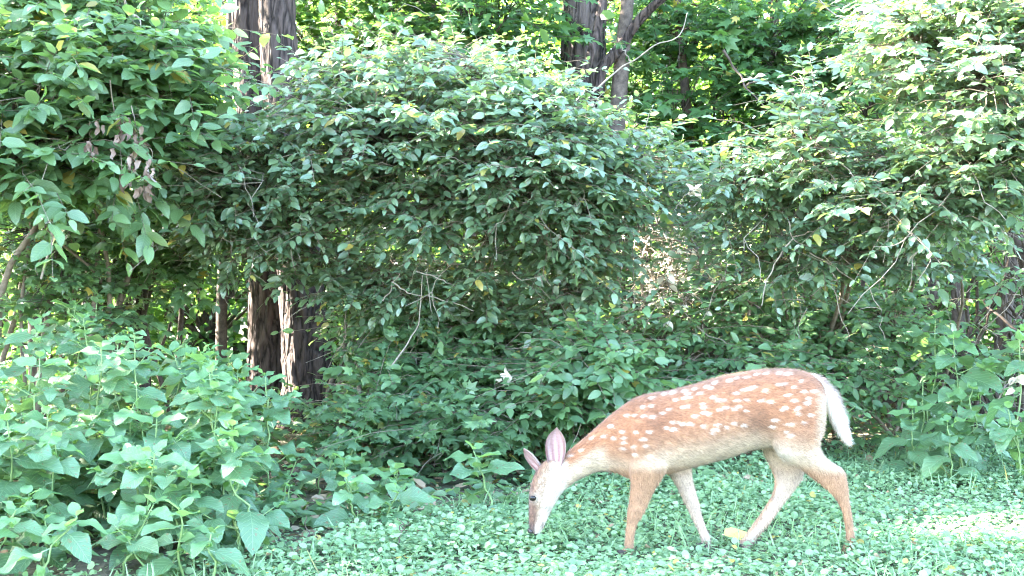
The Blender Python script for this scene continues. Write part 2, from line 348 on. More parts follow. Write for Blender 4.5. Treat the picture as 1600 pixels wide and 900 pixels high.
def crown_cloud(center, rad, n, size, flat=.6, rg=rng, clump=14):
    """leaf positions in clumps spread through an ellipsoid"""
    cdir = nrm(rg.normal(size=(clump, 3))); cc = np.asarray(center)+cdir*rg.uniform(.25, 1, (clump, 1))**.6*np.asarray(rad)
    k = rg.integers(0, clump, n)
    P = cc[k] + rg.normal(size=(n, 3))*np.asarray(rad)*np.array([.24, .24, .16])
    A = nrm(rg.normal(size=(n, 3))*np.array([1, 1, .45])+nrm(P-np.asarray(center))*.5 + np.array([0, 0, -.25]))
    Nn = nrm(np.array([0, 0, 1.])+rg.normal(size=(n, 3))*flat)
    return P, A, Nn, size*rg.uniform(.65, 1.25, n), cc

def big_tree(name, label, cat, stems, crown, bark, seed, limbs=6, group=None, leaf=.12, nleaf=3500):
    base = stems[0][0][0].copy(); base[2] = 0
    t = thing(name, base, label, cat, group)
    for k, (pts, rad, fr, ridge) in enumerate(stems):
        V, Tr = trunk_geo(pts, rad, seed=seed+k, freq=fr, ridge=ridge); part('trunk', V, Tr, bark, t)
    if crown:
        c, rad = crown
        P, A, Nn, L, cc = crown_cloud(c, rad, nleaf, leaf, clump=26)
        top = np.asarray(stems[0][0][-1]); r = np.random.default_rng(seed)
        gs = [limb(top+np.array([0, 0, -.6*r.random()]), q, .06, .015, .25, seed=seed*50+i) for i, q in enumerate(cc[:16])]
        V, Tr = cat_geo(gs); part('limb', V, Tr, bark, t)
        V, Tr, uv = leaves_geo(P, A, Nn, L, SH_SIMPLE); part('crown', V, Tr, M['wood_leaf'], t, uv, 'stuff')
    return t
D = 7.6
big_tree('oak_tree', 'thick twin-stemmed tree trunk at left with a sunlit streak near its foot', 'tree',
         [([wp(486, 700, D), wp(482, 600, D), wp(474, 500, D), wp(466, 400, D), wp(452, 250, D), wp(436, 80, D), wp(430, -120, D), wp(432, -500, D)], [.23, .155, .135, .13, .12, .11, .10, .09], 17, .09),
          ([wp(420, 690, D+.26), wp(422, 600, D+.26), wp(421, 480, D+.26), wp(411, 330, D+.26), wp(396, 150, D+.26), wp(388, 0, D+.26), wp(380, -400, D+.26)], [.21, .145, .13, .12, .11, .10, .08], 15, .09)],
         ((-1.6, 8.4, 5.6), (2.8, 2.6, 1.7)), M['bark'], 3, nleaf=5000)
D = 8.6
big_tree('hickory_tree', 'shaggy-barked grey tree trunk at top centre, behind the broad shrub', 'tree',
         [([wp(905, 640, D), wp(906, 400, D), wp(908, 200, D), wp(912, 60, D), wp(918, -100, D), wp(925, -450, D)], [.19, .16, .15, .145, .14, .12], 16, .12)],
         ((.9, 9.6, 5.8), (2.8, 2.4, 1.7)), M['bark_grey'], 9, nleaf=5500)
D = 8.1
t = thing('forked_tree', wp(955, 660, D)*np.array([1, 1, 0]), 'slim dark forked tree with a branch slanting up to the right, beside the shaggy trunk', 'tree')
V, Tr = trunk_geo([wp(952, 650, D), wp(957, 400, D), wp(964, 200, D), wp(972, 90, D), wp(982, -30, D), wp(990, -300, D)], [.07, .06, .056, .05, .04, .02], 90, 20, .06, 4, 6); part('trunk', V, Tr, M['twig_dark'], t)
V, Tr = trunk_geo([wp(935, 150, D-.1), wp(940, 110, D-.08), wp(968, 75, D-.05), wp(1000, 30, D-.1), wp(1045, -10, D-.2), wp(1120, -60, D-.3)], [.03, .036, .035, .03, .025, .015], 60, 14, .08, 5, 5); part('branch', V, Tr, M['bark'], t)
V, Tr = trunk_geo([wp(905, 140, D-.2), wp(925, 80, D-.15), wp(940, 10, D-.1), wp(950, -80, D-.1)], [.025, .03, .028, .02], 50, 12, .08, 6, 5); part('branch', V, Tr, M['bark'], t)
P, A, Nn, L, cc = crown_cloud((1.3, 8.4, 3.9), (1.0, .8, .8), 1600, .10); V, Tr, uv = leaves_geo(P, A, Nn, L, SH_SIMPLE); part('crown', V, Tr, M['wood_leaf'], t, uv, 'stuff')

# ------------------------------------------------------------------ shrubs
CAMP = np.array([0, 0, CAM_H])
SHRUBS = []
def shrub(name, label, cat, base, blobs, leaf=.056, mat='honeysuckle', shapes='ovate', dens=1., stems=9, up=.36, face=.5, twig='twig', bare=.06, seed=0, nobj=300, group=None, spread=.22, arch=10):
    """blobs: (px, py, D, rx, ry(depth), rz, twigs)"""
    r = np.random.default_rng(seed+100)
    b = wp(*base) if len(base) == 3 else np.array(base); b[2] = 0
    O, Dv = [], []
    cents = []
    for (px, py, Dp, rx, ry, rz, n) in blobs:
        c = wp(px, py, Dp); cents.append((c, n)); n = int(n*dens*2.3)
        u = nrm(r.normal(size=(n, 3))); rad = r.uniform(0, 1, (n, 1))**.42
        o = c + u*rad*np.array([rx, ry, rz])
        d = nrm(u*np.array([1, 1, .35])*.8 + r.normal(size=(n, 3))*np.array([.8, .8, .25]) + np.array([0, -.25, .06]))
        O.append(o); Dv.append(d)
    O = np.concatenate(O); Dv = np.concatenate(Dv); n = len(O)
    O[:, 2] = np.maximum(O[:, 2], .06)
    Lt = r.uniform(.12, .34, n)*(leaf/.065)**.5*np.where(r.random(n) < .10, r.uniform(1.5, 2.4, n), 1)
    # woody frame: arching stems from the foot into each blob
    sk = []
    ps = np.array([q for _, q in cents], float); ps /= ps.sum()
    nst = max(stems, len(cents))
    for k in range(nst):
        c, _ = cents[k % len(cents)]
        near = O[np.argsort(np.linalg.norm(O-c-np.array([0, .25, 0]), axis=1))[:max(6, len(O)//len(cents)//2)]]
        e = near[r.integers(len(near))]
        f = b + np.array([r.normal()*spread, r.normal()*spread*.7, -.02])
        mid = (f+e)/2; mid[:2] = f[:2]*.65+e[:2]*.35; mid[2] = max(e[2]*.85, .1)+.15*r.random()
        mid = mid + r.normal(size=3)*np.array([.22, .15, .12]); sk.append(wob(bez(f, mid, e, 14), .07, seed*31+k, 6))
    rad = np.linspace(.016, .004, 14)[None]*r.uniform(.6, 1.3, (nst, 1))*(leaf/.065)**.4
    stem_geo = [tubes(p, q, 6) for p, q in zip(sk, rad)]
    pts = np.concatenate([p[4:] for p in sk])
    # thin branchlets from the frame to every twig
    LK = np.empty((n, 3)); 
    for s in range(0, n, 400):
        dd = ((O[s:s+400, None]-pts[None])**2).sum(-1) + .4*np.maximum(pts[None, :, 2]-O[s:s+400, None, 2], 0)**2
        LK[s:s+400] = pts[dd.argmin(1)]
    tt = np.linspace(0, 1, 5)[None, :, None]
    mid = (LK+O)/2 + np.array([0, 0, .06]) + r.normal(size=(n, 3))*.03
    BP = (1-tt)**2*LK[:, None] + 2*tt*(1-tt)*mid[:, None] + tt**2*O[:, None]
    tip = O + Dv*Lt[:, None] + np.array([0, 0, -.04])
    TP = np.stack([O, O+Dv*Lt[:, None]*.5+np.array([0, 0, .004]), tip], 1)
    gs = [tubes(BP, np.broadcast_to(np.linspace(.0042, .0022, 5), (n, 5)), 3), tubes(TP, np.broadcast_to(np.array([.0022, .0017, .001]), (n, 3)), 3)]
    twig_geo = cat_geo(gs)
    arcs = []
    for k in range(arch):                               # long bare shoots that arch out of the crown
        a = O[r.integers(n)]; e = a + np.array([r.normal()*.3, -.12+r.normal()*.15, -.12-abs(r.normal())*.25]); q = (a+e)/2+np.array([r.normal()*.1, -.05, .12*r.random()])
        P_ = wob(bez(a, q, e, 12), .035, seed*77+k, 7); arcs.append(tubes(P_, np.linspace(.0034, .0013, 12), 4))
        j = 7; e2 = P_[j]+np.array([r.normal()*.12, r.normal()*.05, -.1*r.random()]); arcs.append(tubes(bez(P_[j], (P_[j]+e2)/2+r.normal(size=3)*.02, e2, 6), np.linspace(.002, .001, 6), 4))
    # opposite leaves along every twig
    P_, A_, N_, L_ = [], [], [], []
    K = 6
    side = nrm(np.cross(Dv, UP))
    tocam = nrm(CAMP-O); tsz = r.uniform(.75, 1.2, n)
    for k in range(K+1):
        t = (k+.6)/(K+.6); pos = O + Dv*(Lt*t)[:, None] + np.array([0, 0, -.04*t*t])
        for s in (-1, 1):
            if k == K and s == 1: continue
            keep = r.random(n) > .10+bare
            if k == K: ax = Dv + r.normal(size=(n, 3))*.2
            else: ax = side*s*.85 + Dv*.55 + r.normal(size=(n, 3))*.28 + np.array([0, 0, -.18])
            nn = UP + r.normal(size=(n, 3))*up + tocam*face*r.uniform(0, 1.4, (n, 1))
            sz = leaf*(1-.35*abs(t-.45))*r.uniform(.6, 1.3, n)*tsz
            P_.append(pos[keep]); A_.append(ax[keep]); N_.append(nn[keep]); L_.append(sz[keep])
    P_, A_, N_, L_ = map(np.concatenate, (P_, A_, N_, L_))
    SHRUBS.append(dict(name=name, label=label, cat=cat, base=b, stems=stem_geo, twigs=twig_geo, leaves=[P_, A_, N_, L_], mat=mat, shapes=shapes, twig=twig, nobj=nobj, group=group, arcs=arcs))

shrub('honeysuckle_shrub', 'broad arching honeysuckle shrub across the middle, its crown reaching in front of both thick trunks', 'shrub', (720, 600, 7.3),
      [(640, 200, 6.0, .85, .40, .30, 230), (420, 255, 6.0, .48, .36, .26, 110), (830, 240, 5.9, .42, .38, .30, 130), (690, 320, 6.2, .75, .36, .24, 150),
       (880, 330, 6.1, .30, .32, .28, 70), (385, 350, 6.4, .30, .3, .24, 55), (560, 130, 6.3, .38, .3, .18, 60), (830, 150, 6.2, .26, .28, .14, 40), (930, 250, 6.0, .2, .25, .22, 40), (500, 400, 6.6, .4, .3, .14, 40), (910, 420, 6.4, .22, .3, .22, 45), (760, 420, 6.5, .3, .3, .14, 50), (600, 440, 6.6, .34, .3, .14, 45), (340, 300, 6.1, .26, .3, .2, 40), (690, 110, 6.2, .3, .3, .14, 40), (480, 330, 6.3, .3, .3, .2, 35), (650, 450, 6.6, .36, .3, .14, 40), (850, 480, 6.7, .28, .3, .14, 35), (970, 330, 6.3, .22, .3, .26, 35), (1010, 250, 6.4, .2, .25, .16, 22), (300, 240, 6.2, .2, .25, .2, 25)], stems=20, seed=1, arch=34)
shrub('elder_sapling', 'pale large-leaved sapling spreading over the upper left, above the wilted brown branch', 'sapling', (60, 600, 6.7),
      [(110, 125, 5.6, .50, .38, .28, 95), (55, 245, 5.5, .36, .34, .22, 60), (250, 130, 5.8, .26, .32, .26, 50), (110, 20, 5.9, .55, .4, .26, 90), (185, 270, 5.7, .22, .25, .1, 20)], leaf=.095, mat='elder', stems=10, seed=2)
shrub('broadleaf_shrub', 'dim broadleaf shrub under the upper-left sapling, left of the twin trunk', 'shrub', (190, 600, 7.4),
      [(90, 350, 6.5, .45, .3, .22, 60), (230, 390, 6.9, .34, .3, .26, 55), (310, 300, 6.9, .32, .3, .3, 55), (110, 470, 6.6, .3, .3, .14, 30)], leaf=.09, mat='low', shapes='lobed', stems=12, seed=3, twig='twig_dark')
shrub('honeysuckle_shrub', 'loose sunlit honeysuckle shrub right of centre with long sprays above the fawn', 'shrub', (1340, 600, 7.4),
      [(1270, 250, 6.0, .30, .32, .22, 75), (1420, 300, 5.8, .48, .38, .22, 130), (1170, 300, 6.1, .24, .28, .16, 45), (1260, 380, 6.3, .42, .32, .2, 95), (1550, 250, 5.6, .34, .34, .26, 85), (1430, 400, 6.3, .3, .3, .12, 45), (1280, 170, 6.1, .18, .2, .12, 20)], stems=14, seed=4, up=.3, arch=26)
shrub('overhanging_shrub', 'bright overhanging honeysuckle at the upper right corner of the wood edge', 'shrub', (1760, 620, 6.6),
      [(1480, 80, 5.8, .42, .36, .28, 110), (1575, 150, 5.4, .28, .34, .3, 80), (1590, 20, 5.6, .4, .34, .22, 70), (1400, 60, 6.2, .25, .3, .2, 40)], stems=10, seed=5)
shrub('maple_sapling', 'dark green lobed-leaf maple sapling behind and above the fawn, right of the forked tree', 'sapling', (1130, 560, 8.8),
      [(1130, 110, 8.5, .6, .5, .45, 80), (1270, 70, 8.4, .5, .5, .4, 60), (1070, 40, 8.8, .4, .4, .3, 44), (1000, 130, 9.3, .3, .4, .5, 34), (1180, 240, 8.8, .4, .4, .2, 26), (1320, 150, 8.2, .5, .4, .3, 30), (1040, 220, 8.4, .25, .3, .22, 14)], leaf=.12, mat='maple', dens=.78, shapes='lobed', stems=9, seed=6, twig='twig_dark')
shrub('boxelder_sapling', 'shaded slender sapling at top centre between the two thick trunks', 'sapling', (700, 580, 9.0),
      [(720, 30, 8.4, .65, .5, .4, 90), (735, 120, 8.2, .3, .4, .25, 34), (570, -10, 8.8, .5, .5, .3, 34), (480, 60, 9.2, .35, .4, .3, 26), (640, 70, 9.2, .5, .4, .25, 30)], leaf=.11, mat='maple', shapes='lobed', stems=7, seed=7, twig='twig_dark')
shrub('low_shrub', 'low green leafy shrub directly behind the back of the fawn', 'shrub', (1190, 640, 6.9),
      [(1080, 530, 6.6, .34, .3, .18, 60), (1240, 530, 6.9, .42, .34, .2, 85), (1370, 500, 7.0, .36, .3, .2, 60), (1160, 590, 6.3, .42, .3, .12, 70), (1330, 590, 6.6, .36, .3, .13, 55), (1130, 450, 6.9, .3, .3, .16, 40), (1020, 340, 7.3, .35, .3, .22, 40), (1010, 470, 7.2, .3, .3, .2, 40)], leaf=.06, mat='low', stems=14, seed=8, spread=.5)
shrub('spicebush', 'small light-green bush just left of the back of the fawn, above its ears', 'shrub', (925, 690, 6.2),
      [(925, 560, 5.9, .17, .18, .15, 55), (890, 620, 5.9, .2, .2, .12, 45), (960, 600, 6.0, .16, .2, .13, 35)], leaf=.07, mat='low', stems=8, seed=9, spread=.08)
shrub('bramble_bush', 'tangled low bramble in the middle, between the twin trunk and the fawn', 'shrub', (690, 650, 6.9),
      [(690, 520, 6.8, .42, .3, .16, 70), (645, 605, 6.5, .30, .3, .16, 70), (790, 500, 7.0, .28, .3, .14, 40), (720, 600, 6.4, .38, .3, .14, 75), (830, 580, 6.6, .24, .3, .16, 45), (600, 520, 7.0, .2, .25, .14, 25), (690, 665, 6.1, .34, .3, .07, 45)], leaf=.065, mat='low', stems=16, seed=10, spread=.5)
shrub('creeper_vine', 'low lobed-leaved creeper scrambling over the ground right of the twin trunk', 'vine', (600, 690, 6.4),
      [(600, 630, 6.1, .22, .25, .09, 22), (740, 655, 5.9, .28, .25, .07, 26), (560, 670, 6.0, .18, .2, .06, 14), (840, 640, 6.1, .16, .2, .10, 14), (660, 560, 6.4, .2, .2, .12, 12)], leaf=.085, mat='low', shapes='lobed', stems=8, seed=21, spread=.3, arch=4)
shrub('thicket_shrub', 'shadowy thicket of bare stems at the right edge, behind the big-leaved plants', 'shrub', (1540, 610, 7.4),
      [(1540, 330, 7.0, .4, .35, .12, 22), (1600, 420, 6.8, .25, .3, .2, 8), (1480, 570, 7.2, .3, .3, .1, 18), (1590, 570, 7.0, .25, .3, .1, 14)], leaf=.06, mat='low', stems=46, seed=11, twig='twig_dark', spread=.4, arch=46)
shrub('dead_shrub', 'half-bare tangle of grey twigs with dry leaves painted sunlit white, centre right', 'shrub', (1030, 620, 7.1),
      [(1045, 410, 6.7, .22, .3, .13, 28), (1000, 350, 6.9, .25, .25, .15, 12), (1050, 480, 6.6, .2, .25, .12, 14)], leaf=.05, mat='sun_pale', stems=18, seed=12, bare=.74, twig='twig_pale', spread=.25, arch=22)

# who is in front: a coarse depth map over all shrub leaves
CELL = 14
zb = {}
for s in SHRUBS:
    P = s['leaves'][0]; x, y, f = to_px(P)
    s['cell'] = (np.floor(x/CELL).astype(int), np.floor(y/CELL).astype(int)); s['f'] = f; s['in'] = (x > -10) & (x < 1610) & (y > -10) & (y < 910)
    for cx, cy_, ff in zip(s['cell'][0][s['in']], s['cell'][1][s['in']], f[s['in']]):
        k = (cx, cy_)
        if ff < zb.get(k, 99): zb[k] = ff
SHAPES = {'ovate': SH_OVATE, 'lobed': SH_LOBED, 'simple': SH_SIMPLE, 'herb': SH_HERB}
LM = {}
def leaf_meshes(shape, mat):
    if (shape, mat) not in LM: LM[shape, mat] = [mesh('leaf', V, Tr, M[mat], uv) for V, Tr, uv in SHAPES[shape]]
    return LM[shape, mat]
for s in SHRUBS:
    t = thing(s['name'], s['base'], s['label'], s['cat'], s['group'])
    for V, Tr in s['stems']: part('stem', V, Tr, M[s['twig']], t)
    V, Tr = s['twigs']; part('twig', V, Tr, M[s['twig']], t, kind='stuff')
    if s['arcs']: V, Tr = cat_geo(s['arcs']); part('bare_twig', V, Tr, M['twig_pale'], t, kind='stuff')
    P, A, Nn, L = s['leaves']
    k_ = sunny(P, L, 5); P, A, Nn, L = P[k_], A[k_], Nn[k_], L[k_]
    s['in'], s['f'] = s['in'][k_], s['f'][k_]; s['cell'] = (s['cell'][0][k_], s['cell'][1][k_])
    zmin = np.array([zb.get((a, b), 99) for a, b in zip(*s['cell'])])
    score = np.where(s['in'], L*np.abs((nrm(Nn)*nrm(CAMP-P)).sum(-1)+.25)/s['f'], 0)*np.where(s['f'] < zmin+.06, 4, 1)
    o = np.argsort(-score); pick, rest = o[:s['nobj']], o[s['nobj']:]
    leaf_objects(t, P[pick], A[pick], Nn[pick], L[pick], leaf_meshes(s['shapes'], s['mat']))
    if len(rest):
        V, Tr, uv = leaves_geo(P[rest], A[rest], Nn[rest], L[rest], SHAPES[s['shapes']], gaps=False); part('foliage', V, Tr, M[s['mat']], t, uv, 'stuff')
print('shrubs', sum(len(s['leaves'][0]) for s in SHRUBS), round(time.time()-T0, 1))

# ------------------------------------------------------------------ big-leaved herbs
HM = [mesh('leaf', V, Tr, M['herb'], uv) for V, Tr, uv in SH_HERB]
HY = [mesh('leaf', V, Tr, M['herb_young'], uv) for V, Tr, uv in SH_HERB]
def herb(px, py, Db, label, leaf=.125, group='big-leaved white snakeroot plants', seed=0, node=.072, name='snakeroot_plant', x0=None, lean=.06, cat='plant'):
    r = np.random.default_rng(seed+500)
    top = wp(px, py, Db); base = top.copy(); base[2] = 0
    base[:2] += r.normal(size=2)*lean
    t = thing(name, base, label, cat, group)
    h = max(top[2], .12); n = 12
    ctl = base*.5+top*.5; ctl[:2] = base[:2]*.7+top[:2]*.3
    SP = wob(bez(base-np.array([0, 0, .01]), ctl, top, n), .012, seed)
    V, Tr = tubes(SP, np.linspace(.0055, .0022, n), 6); part('stem', V, Tr, M['stem'], t)
    sp = np.concatenate([[0, .35, .6, .8], np.ones(40)])*node*r.uniform(.9, 1.15); zs = h-np.cumsum(sp); zs = zs[zs > max(.05, h*.14)]; rot = r.uniform(0, 3.14)
    SB = []; P, A, Nn, L = [], [], [], []; Py, Ay, Ny, Ly = [], [], [], []
    for k, z in enumerate(zs):
        f = z/h; p = np.array([np.interp(f, np.linspace(0, 1, n), SP[:, q]) for q in range(3)])
        for s in (0, 1):
            if k > 2 and r.random() < .2: continue
            a = rot + k*1.57 + s*math.pi + r.normal()*.25
            young = k < 2
            size = leaf*[.42, .72, .95, 1.1, 1.1, 1.05, 1][min(k, 6)]*r.uniform(.85, 1.15)
            el = [.8, .3, .05, -.05, -.12, -.18, -.22][min(k, 6)] + r.normal()*.16
            ax = np.array([math.cos(a)*math.cos(el), math.sin(a)*math.cos(el), math.sin(el)])
            nn = UP + np.array([math.cos(a), math.sin(a), 0])*math.sin(-el)*.8 + r.normal(size=3)*.16 + np.array([0, -.32, 0])
            if young: Py.append(p); Ay.append(ax); Ny.append(nn); Ly.append(size)
            else: P.append(p); A.append(ax); Nn.append(nn); L.append(size)
        if k in (3, 6) and len(zs) > 6:             # side branches carrying a few leaves
            for s in (0, 1):
                a = rot + k*1.57 + s*math.pi + r.normal()*.3; dv = np.array([math.cos(a), math.sin(a), .55]); bl = r.uniform(.07, .13)
                e = p+dv*bl; SB.append(bez(p, p+dv*bl*.5-np.array([0, 0, .01]), e, 5))
                for q in range(4):
                    a2 = a + (.9, -.9, .3, -.3)[q] + r.normal()*.2; el = (-.1, -.1, .35, .4)[q]
                    Ay_ = np.array([math.cos(a2)*math.cos(el), math.sin(a2)*math.cos(el), math.sin(el)])
                    (P if q < 2 else Py).append(e if q > 1 else p+dv*bl*.75); (A if q < 2 else Ay).append(Ay_); (Nn if q < 2 else Ny).append(UP+r.normal(size=3)*.2+np.array([0, -.25, 0])); (L if q < 2 else Ly).append(leaf*((.75, .75, .45, .45)[q])*r.uniform(.85, 1.15))
        if k in (2, 3, 4) and r.random() < .6:         # little side shoots in the axils
            for q in range(3):
                a = rot + k*1.57 + r.normal()*1.5; el = r.uniform(.2, .9)
                Py.append(p+np.array([0, 0, .01])); Ay.append(np.array([math.cos(a)*math.cos(el), math.sin(a)*math.cos(el), math.sin(el)])); Ny.append(UP*.6+r.normal(size=3)*.3+np.array([0, -.3, 0])); Ly.append(leaf*r.uniform(.25, .45))
    if SB:
        for b_ in SB:
            V, Tr = tubes(b_, np.linspace(.003, .0016, 5), 5); part('side_branch', V, Tr, M['stem'], t)
    if P: leaf_objects(t, np.array(P), np.array(A), np.array(Nn), np.array(L), HM)
    if Py: leaf_objects(t, np.array(Py), np.array(Ay), np.array(Ny), np.array(Ly), HY)
    return t
G1 = 'big-leaved white snakeroot plants'
herb(245, 655, 4.35, 'snakeroot plant with a pale upright tip, nearest the middle of the left patch', seed=1, leaf=.13)
herb(158, 545, 4.7, 'tall snakeroot plant with an insect-chewed top leaf, back of the left patch', seed=2, leaf=.15)
herb(62, 560, 4.5, 'tall snakeroot plant with small pale crowded top leaves, near the left edge', seed=3, leaf=.11)
herb(85, 690, 4.2, 'low snakeroot plant with chewed pale leaves at the front left', seed=4, leaf=.13)
herb(310, 560, 4.9, 'snakeroot plant with a pointed upright leaf, at the right shoulder of the left patch', seed=5, leaf=.16)
herb(415, 590, 5.0, 'outermost snakeroot plant of the left patch, in front of the twin trunk', seed=6, leaf=.13)
herb(12, 660, 4.1, 'snakeroot plant cut by the left edge of the view', seed=7, leaf=.14)
herb(740, 705, 5.0, 'young broad-leaved seedling with three pale leaves, standing alone left of the fawn', seed=8, leaf=.15, node=.07, group=None, name='seedling')
herb(620, 735, 4.9, 'young seedling with an upright oval leaf, left of the lone pale seedling', seed=9, leaf=.14, node=.06, group=None, name='seedling')
herb(368, 815, 4.15, 'short young plant with two light green leaves at the bottom of the left patch', seed=10, leaf=.13, node=.06)
herb(535, 685, 5.6, 'dim round-leaved plant right of the foot of the twin trunk', seed=11, leaf=.13, node=.07, group=None, name='seedling')
herb(1490, 530, 6.0, 'tallest of the broad-leaved plants at the right, below the shadowy thicket', seed=12, leaf=.17, node=.1, group='broad-leaved plants at the right', name='broadleaf_plant')
herb(1442, 590, 6.0, 'broad-leaved plant at the right, nearest the tail of the fawn', seed=13, leaf=.15, node=.09, group='broad-leaved plants at the right', name='broadleaf_plant')
herb(1520, 610, 5.8, 'broad-leaved plant with a yellowing leaf at the right, in front of the tallest one', seed=14, leaf=.15, node=.09, group='broad-leaved plants at the right', name='broadleaf_plant')
herb(1592, 520, 5.7, 'broad-leaved plant cut by the right edge of the view', seed=15, leaf=.16, node=.09, group='broad-leaved plants at the right', name='broadleaf_plant')
herb(1575, 640, 5.6, 'short broad-leaved plant at the lower right of its clump', seed=16, leaf=.13, node=.08, group='broad-leaved plants at the right', name='broadleaf_plant')
herb(1462, 500, 6.3, 'broad-leaved plant standing back in the thicket at the right, behind the tallest one', seed=17, leaf=.16, node=.08, group='broad-leaved plants at the right', name='broadleaf_plant')
herb(1545, 560, 6.1, 'bushy broad-leaved plant at the right between the tallest one and the edge of the view', seed=18, leaf=.16, node=.08, group='broad-leaved plants at the right', name='broadleaf_plant')
herb(1425, 640, 5.8, 'lowest broad-leaved plant at the right, just right of the tip of the tail', seed=19, leaf=.14, node=.07, group='broad-leaved plants at the right', name='broadleaf_plant')
herb(1480, 660, 5.6, 'short broad-leaved plant at the front of the right clump, over the ground cover', seed=20, leaf=.13, node=.06, group='broad-leaved plants at the right', name='broadleaf_plant')
r = np.random.default_rng(5)
for k in range(30):
    px = r.uniform(-60, 425); Db = r.uniform(4.15, 6.0)
    lim = np.interp(px, [-60, 0, 60, 140, 230, 340, 420, 480], [510, 500, 470, 462, 495, 545, 575, 650])
    py = lim + abs(r.normal())*45 + max(0, (5.2-Db))*55
    herb(px, py, Db, 'tall snakeroot plant in the back rows of the left patch' if Db > 5.1 else 'middling snakeroot plant in the front rows of the left patch', seed=40+k, leaf=r.uniform(.105, .145))
for k in range(22):
    px = r.uniform(-60, 430); Db = r.uniform(3.75, 5.0); py = 419+F_PX*(1-r.uniform(.25, .5))/Db
    herb(px, py, Db, 'short snakeroot plant low down between the taller stems of the left patch', seed=140+k, leaf=r.uniform(.12, .165), node=.06)
for k, px in enumerate((-30, 25, 70, 120, 180, 240, 330)):
    Db = 3.72+.1*(k % 3); herb(px, 419+F_PX*(1-.2-.05*(k % 2))/Db, Db, 'short snakeroot plant low down between the taller stems of the left patch', seed=180+k, leaf=.12, node=.05)
for k in range(10):
    px = r.uniform(440, 640); Db = r.uniform(4.4, 5.6); py = 419+F_PX*(1-r.uniform(.13, .26))/Db
    herb(px, py, Db, 'short seedling on the shady ground between the left patch and the fawn', seed=90+k, leaf=r.uniform(.08, .12), node=.05, group='short shade seedlings', name='shade_seedling')
print('herbs', len(COL.objects), round(time.time()-T0, 1))

# ------------------------------------------------------------------ ground cover, litter
def edge_y(x):                                          # where the mown clearing meets the wood
    return np.interp(x, [-6, -1.9, -1.0, -.4, .3, 1.2, 2.2, 3.2, 6], [2.8, 3.1, 3.9, 4.9, 5.5, 6.1, 7.0, 7.4, 7.6])
def scatter(n, x0, x1, y0, y1, r): return r.uniform(x0, x1, n), r.uniform(y0, y1, n)
r = np.random.default_rng(11)
x, y = scatter(300000, -3, 4.2, 2.9, 7.9, r)
e = edge_y(x); patch = .5+.5*np.sin(x*3.1+np.sin(y*2.3)*1.5)*np.sin(y*3.7+1)
k = (y < e+.25*r.normal(size=len(x))) & (r.random(len(x)) < .72+.28*patch) & (np.abs(x) < .46*y+.9); x, y = x[k], y[k]; n = len(x)
patch = patch[k]
hgt = (.012+.06*r.random(n)**1.6)*(.6+.8*patch)
P = np.stack([x, y, gz(x, y)+hgt], -1); A = r.normal(size=(n, 3))*np.array([1, 1, .25]); Nn = UP + r.normal(size=(n, 3))*.33 + np.array([0, -.12, 0])
V, Tr, uv = leaves_geo(P, A, Nn, .0085+.019*r.random(n)**2.5+.005*patch, SH_ROUND)
tag(obj('ground_cover', mesh('ground_cover', V, Tr, M['cover'], uv)), 'dense low carpet of small round green leaves under the fawn', 'ground cover', kind='stuff')
print('cover', n)
SH_BLADE = [leaf_shape((.3, .7), a=.25, b=.6, ratio=.07, fold=.5, curl=c, seed=3) for c in (.3, .7, 1.1)]
x, y = scatter(9000, -1.5, 4.2, 3.2, 7.2, r); k = (y < edge_y(x)) & (np.abs(x) < .46*y+.6) & (np.sin(x*2.2+1)*np.sin(y*2.9) > -.2); x, y = x[k], y[k]; n = len(x)
A = r.normal(size=(n, 3))*.45+UP; V, Tr, uv = leaves_geo(np.stack([x, y, gz(x, y)], -1), A, r.normal(size=(n, 3)), r.uniform(.05, .11, n), SH_BLADE)
tag(obj('grass', mesh('grass', V, Tr, M['cover'], uv)), 'thin grass blades growing through the ground cover', 'grass', kind='stuff')
x, y = scatter(260, -1.5, 4, 3.6, 7.2, r); k = y < edge_y(x); x, y = x[k], y[k]; n = len(x)
V, Tr, uv = leaves_geo(np.stack([x, y, gz(x, y)+.05], -1), r.normal(size=(n, 3))*np.array([1, 1, .2]), UP+r.normal(size=(n, 3))*.4+np.array([0, -.2, 0]), r.uniform(.025, .05, n), SH_SIMPLE)
tag(obj('scattered_dead_leaves', mesh('scattered_dead_leaves', V, Tr, M['dry'], uv)), 'small brown dead leaves strewn on the ground cover', 'leaf litter', kind='stuff')
x, y = scatter(16000, -4.5, 5, 4.2, 14, r); k = (y > edge_y(x)-.5) & (np.abs(x) < .46*y+1); x, y = x[k], y[k]; n = len(x)
P = np.stack([x, y, gz(x, y)+.008+.02*r.random(n)], -1); A = r.normal(size=(n, 3))*np.array([1, 1, .2]); Nn = UP+r.normal(size=(n, 3))*.35
V, Tr, uv = leaves_geo(P, A, Nn, r.uniform(.04, .09, n), SH_SIMPLE)
tag(obj('leaf_litter', mesh('leaf_litter', V, Tr, M['dry'], uv)), 'brown dead leaf litter on the shaded wood floor', 'leaf litter', kind='stuff')
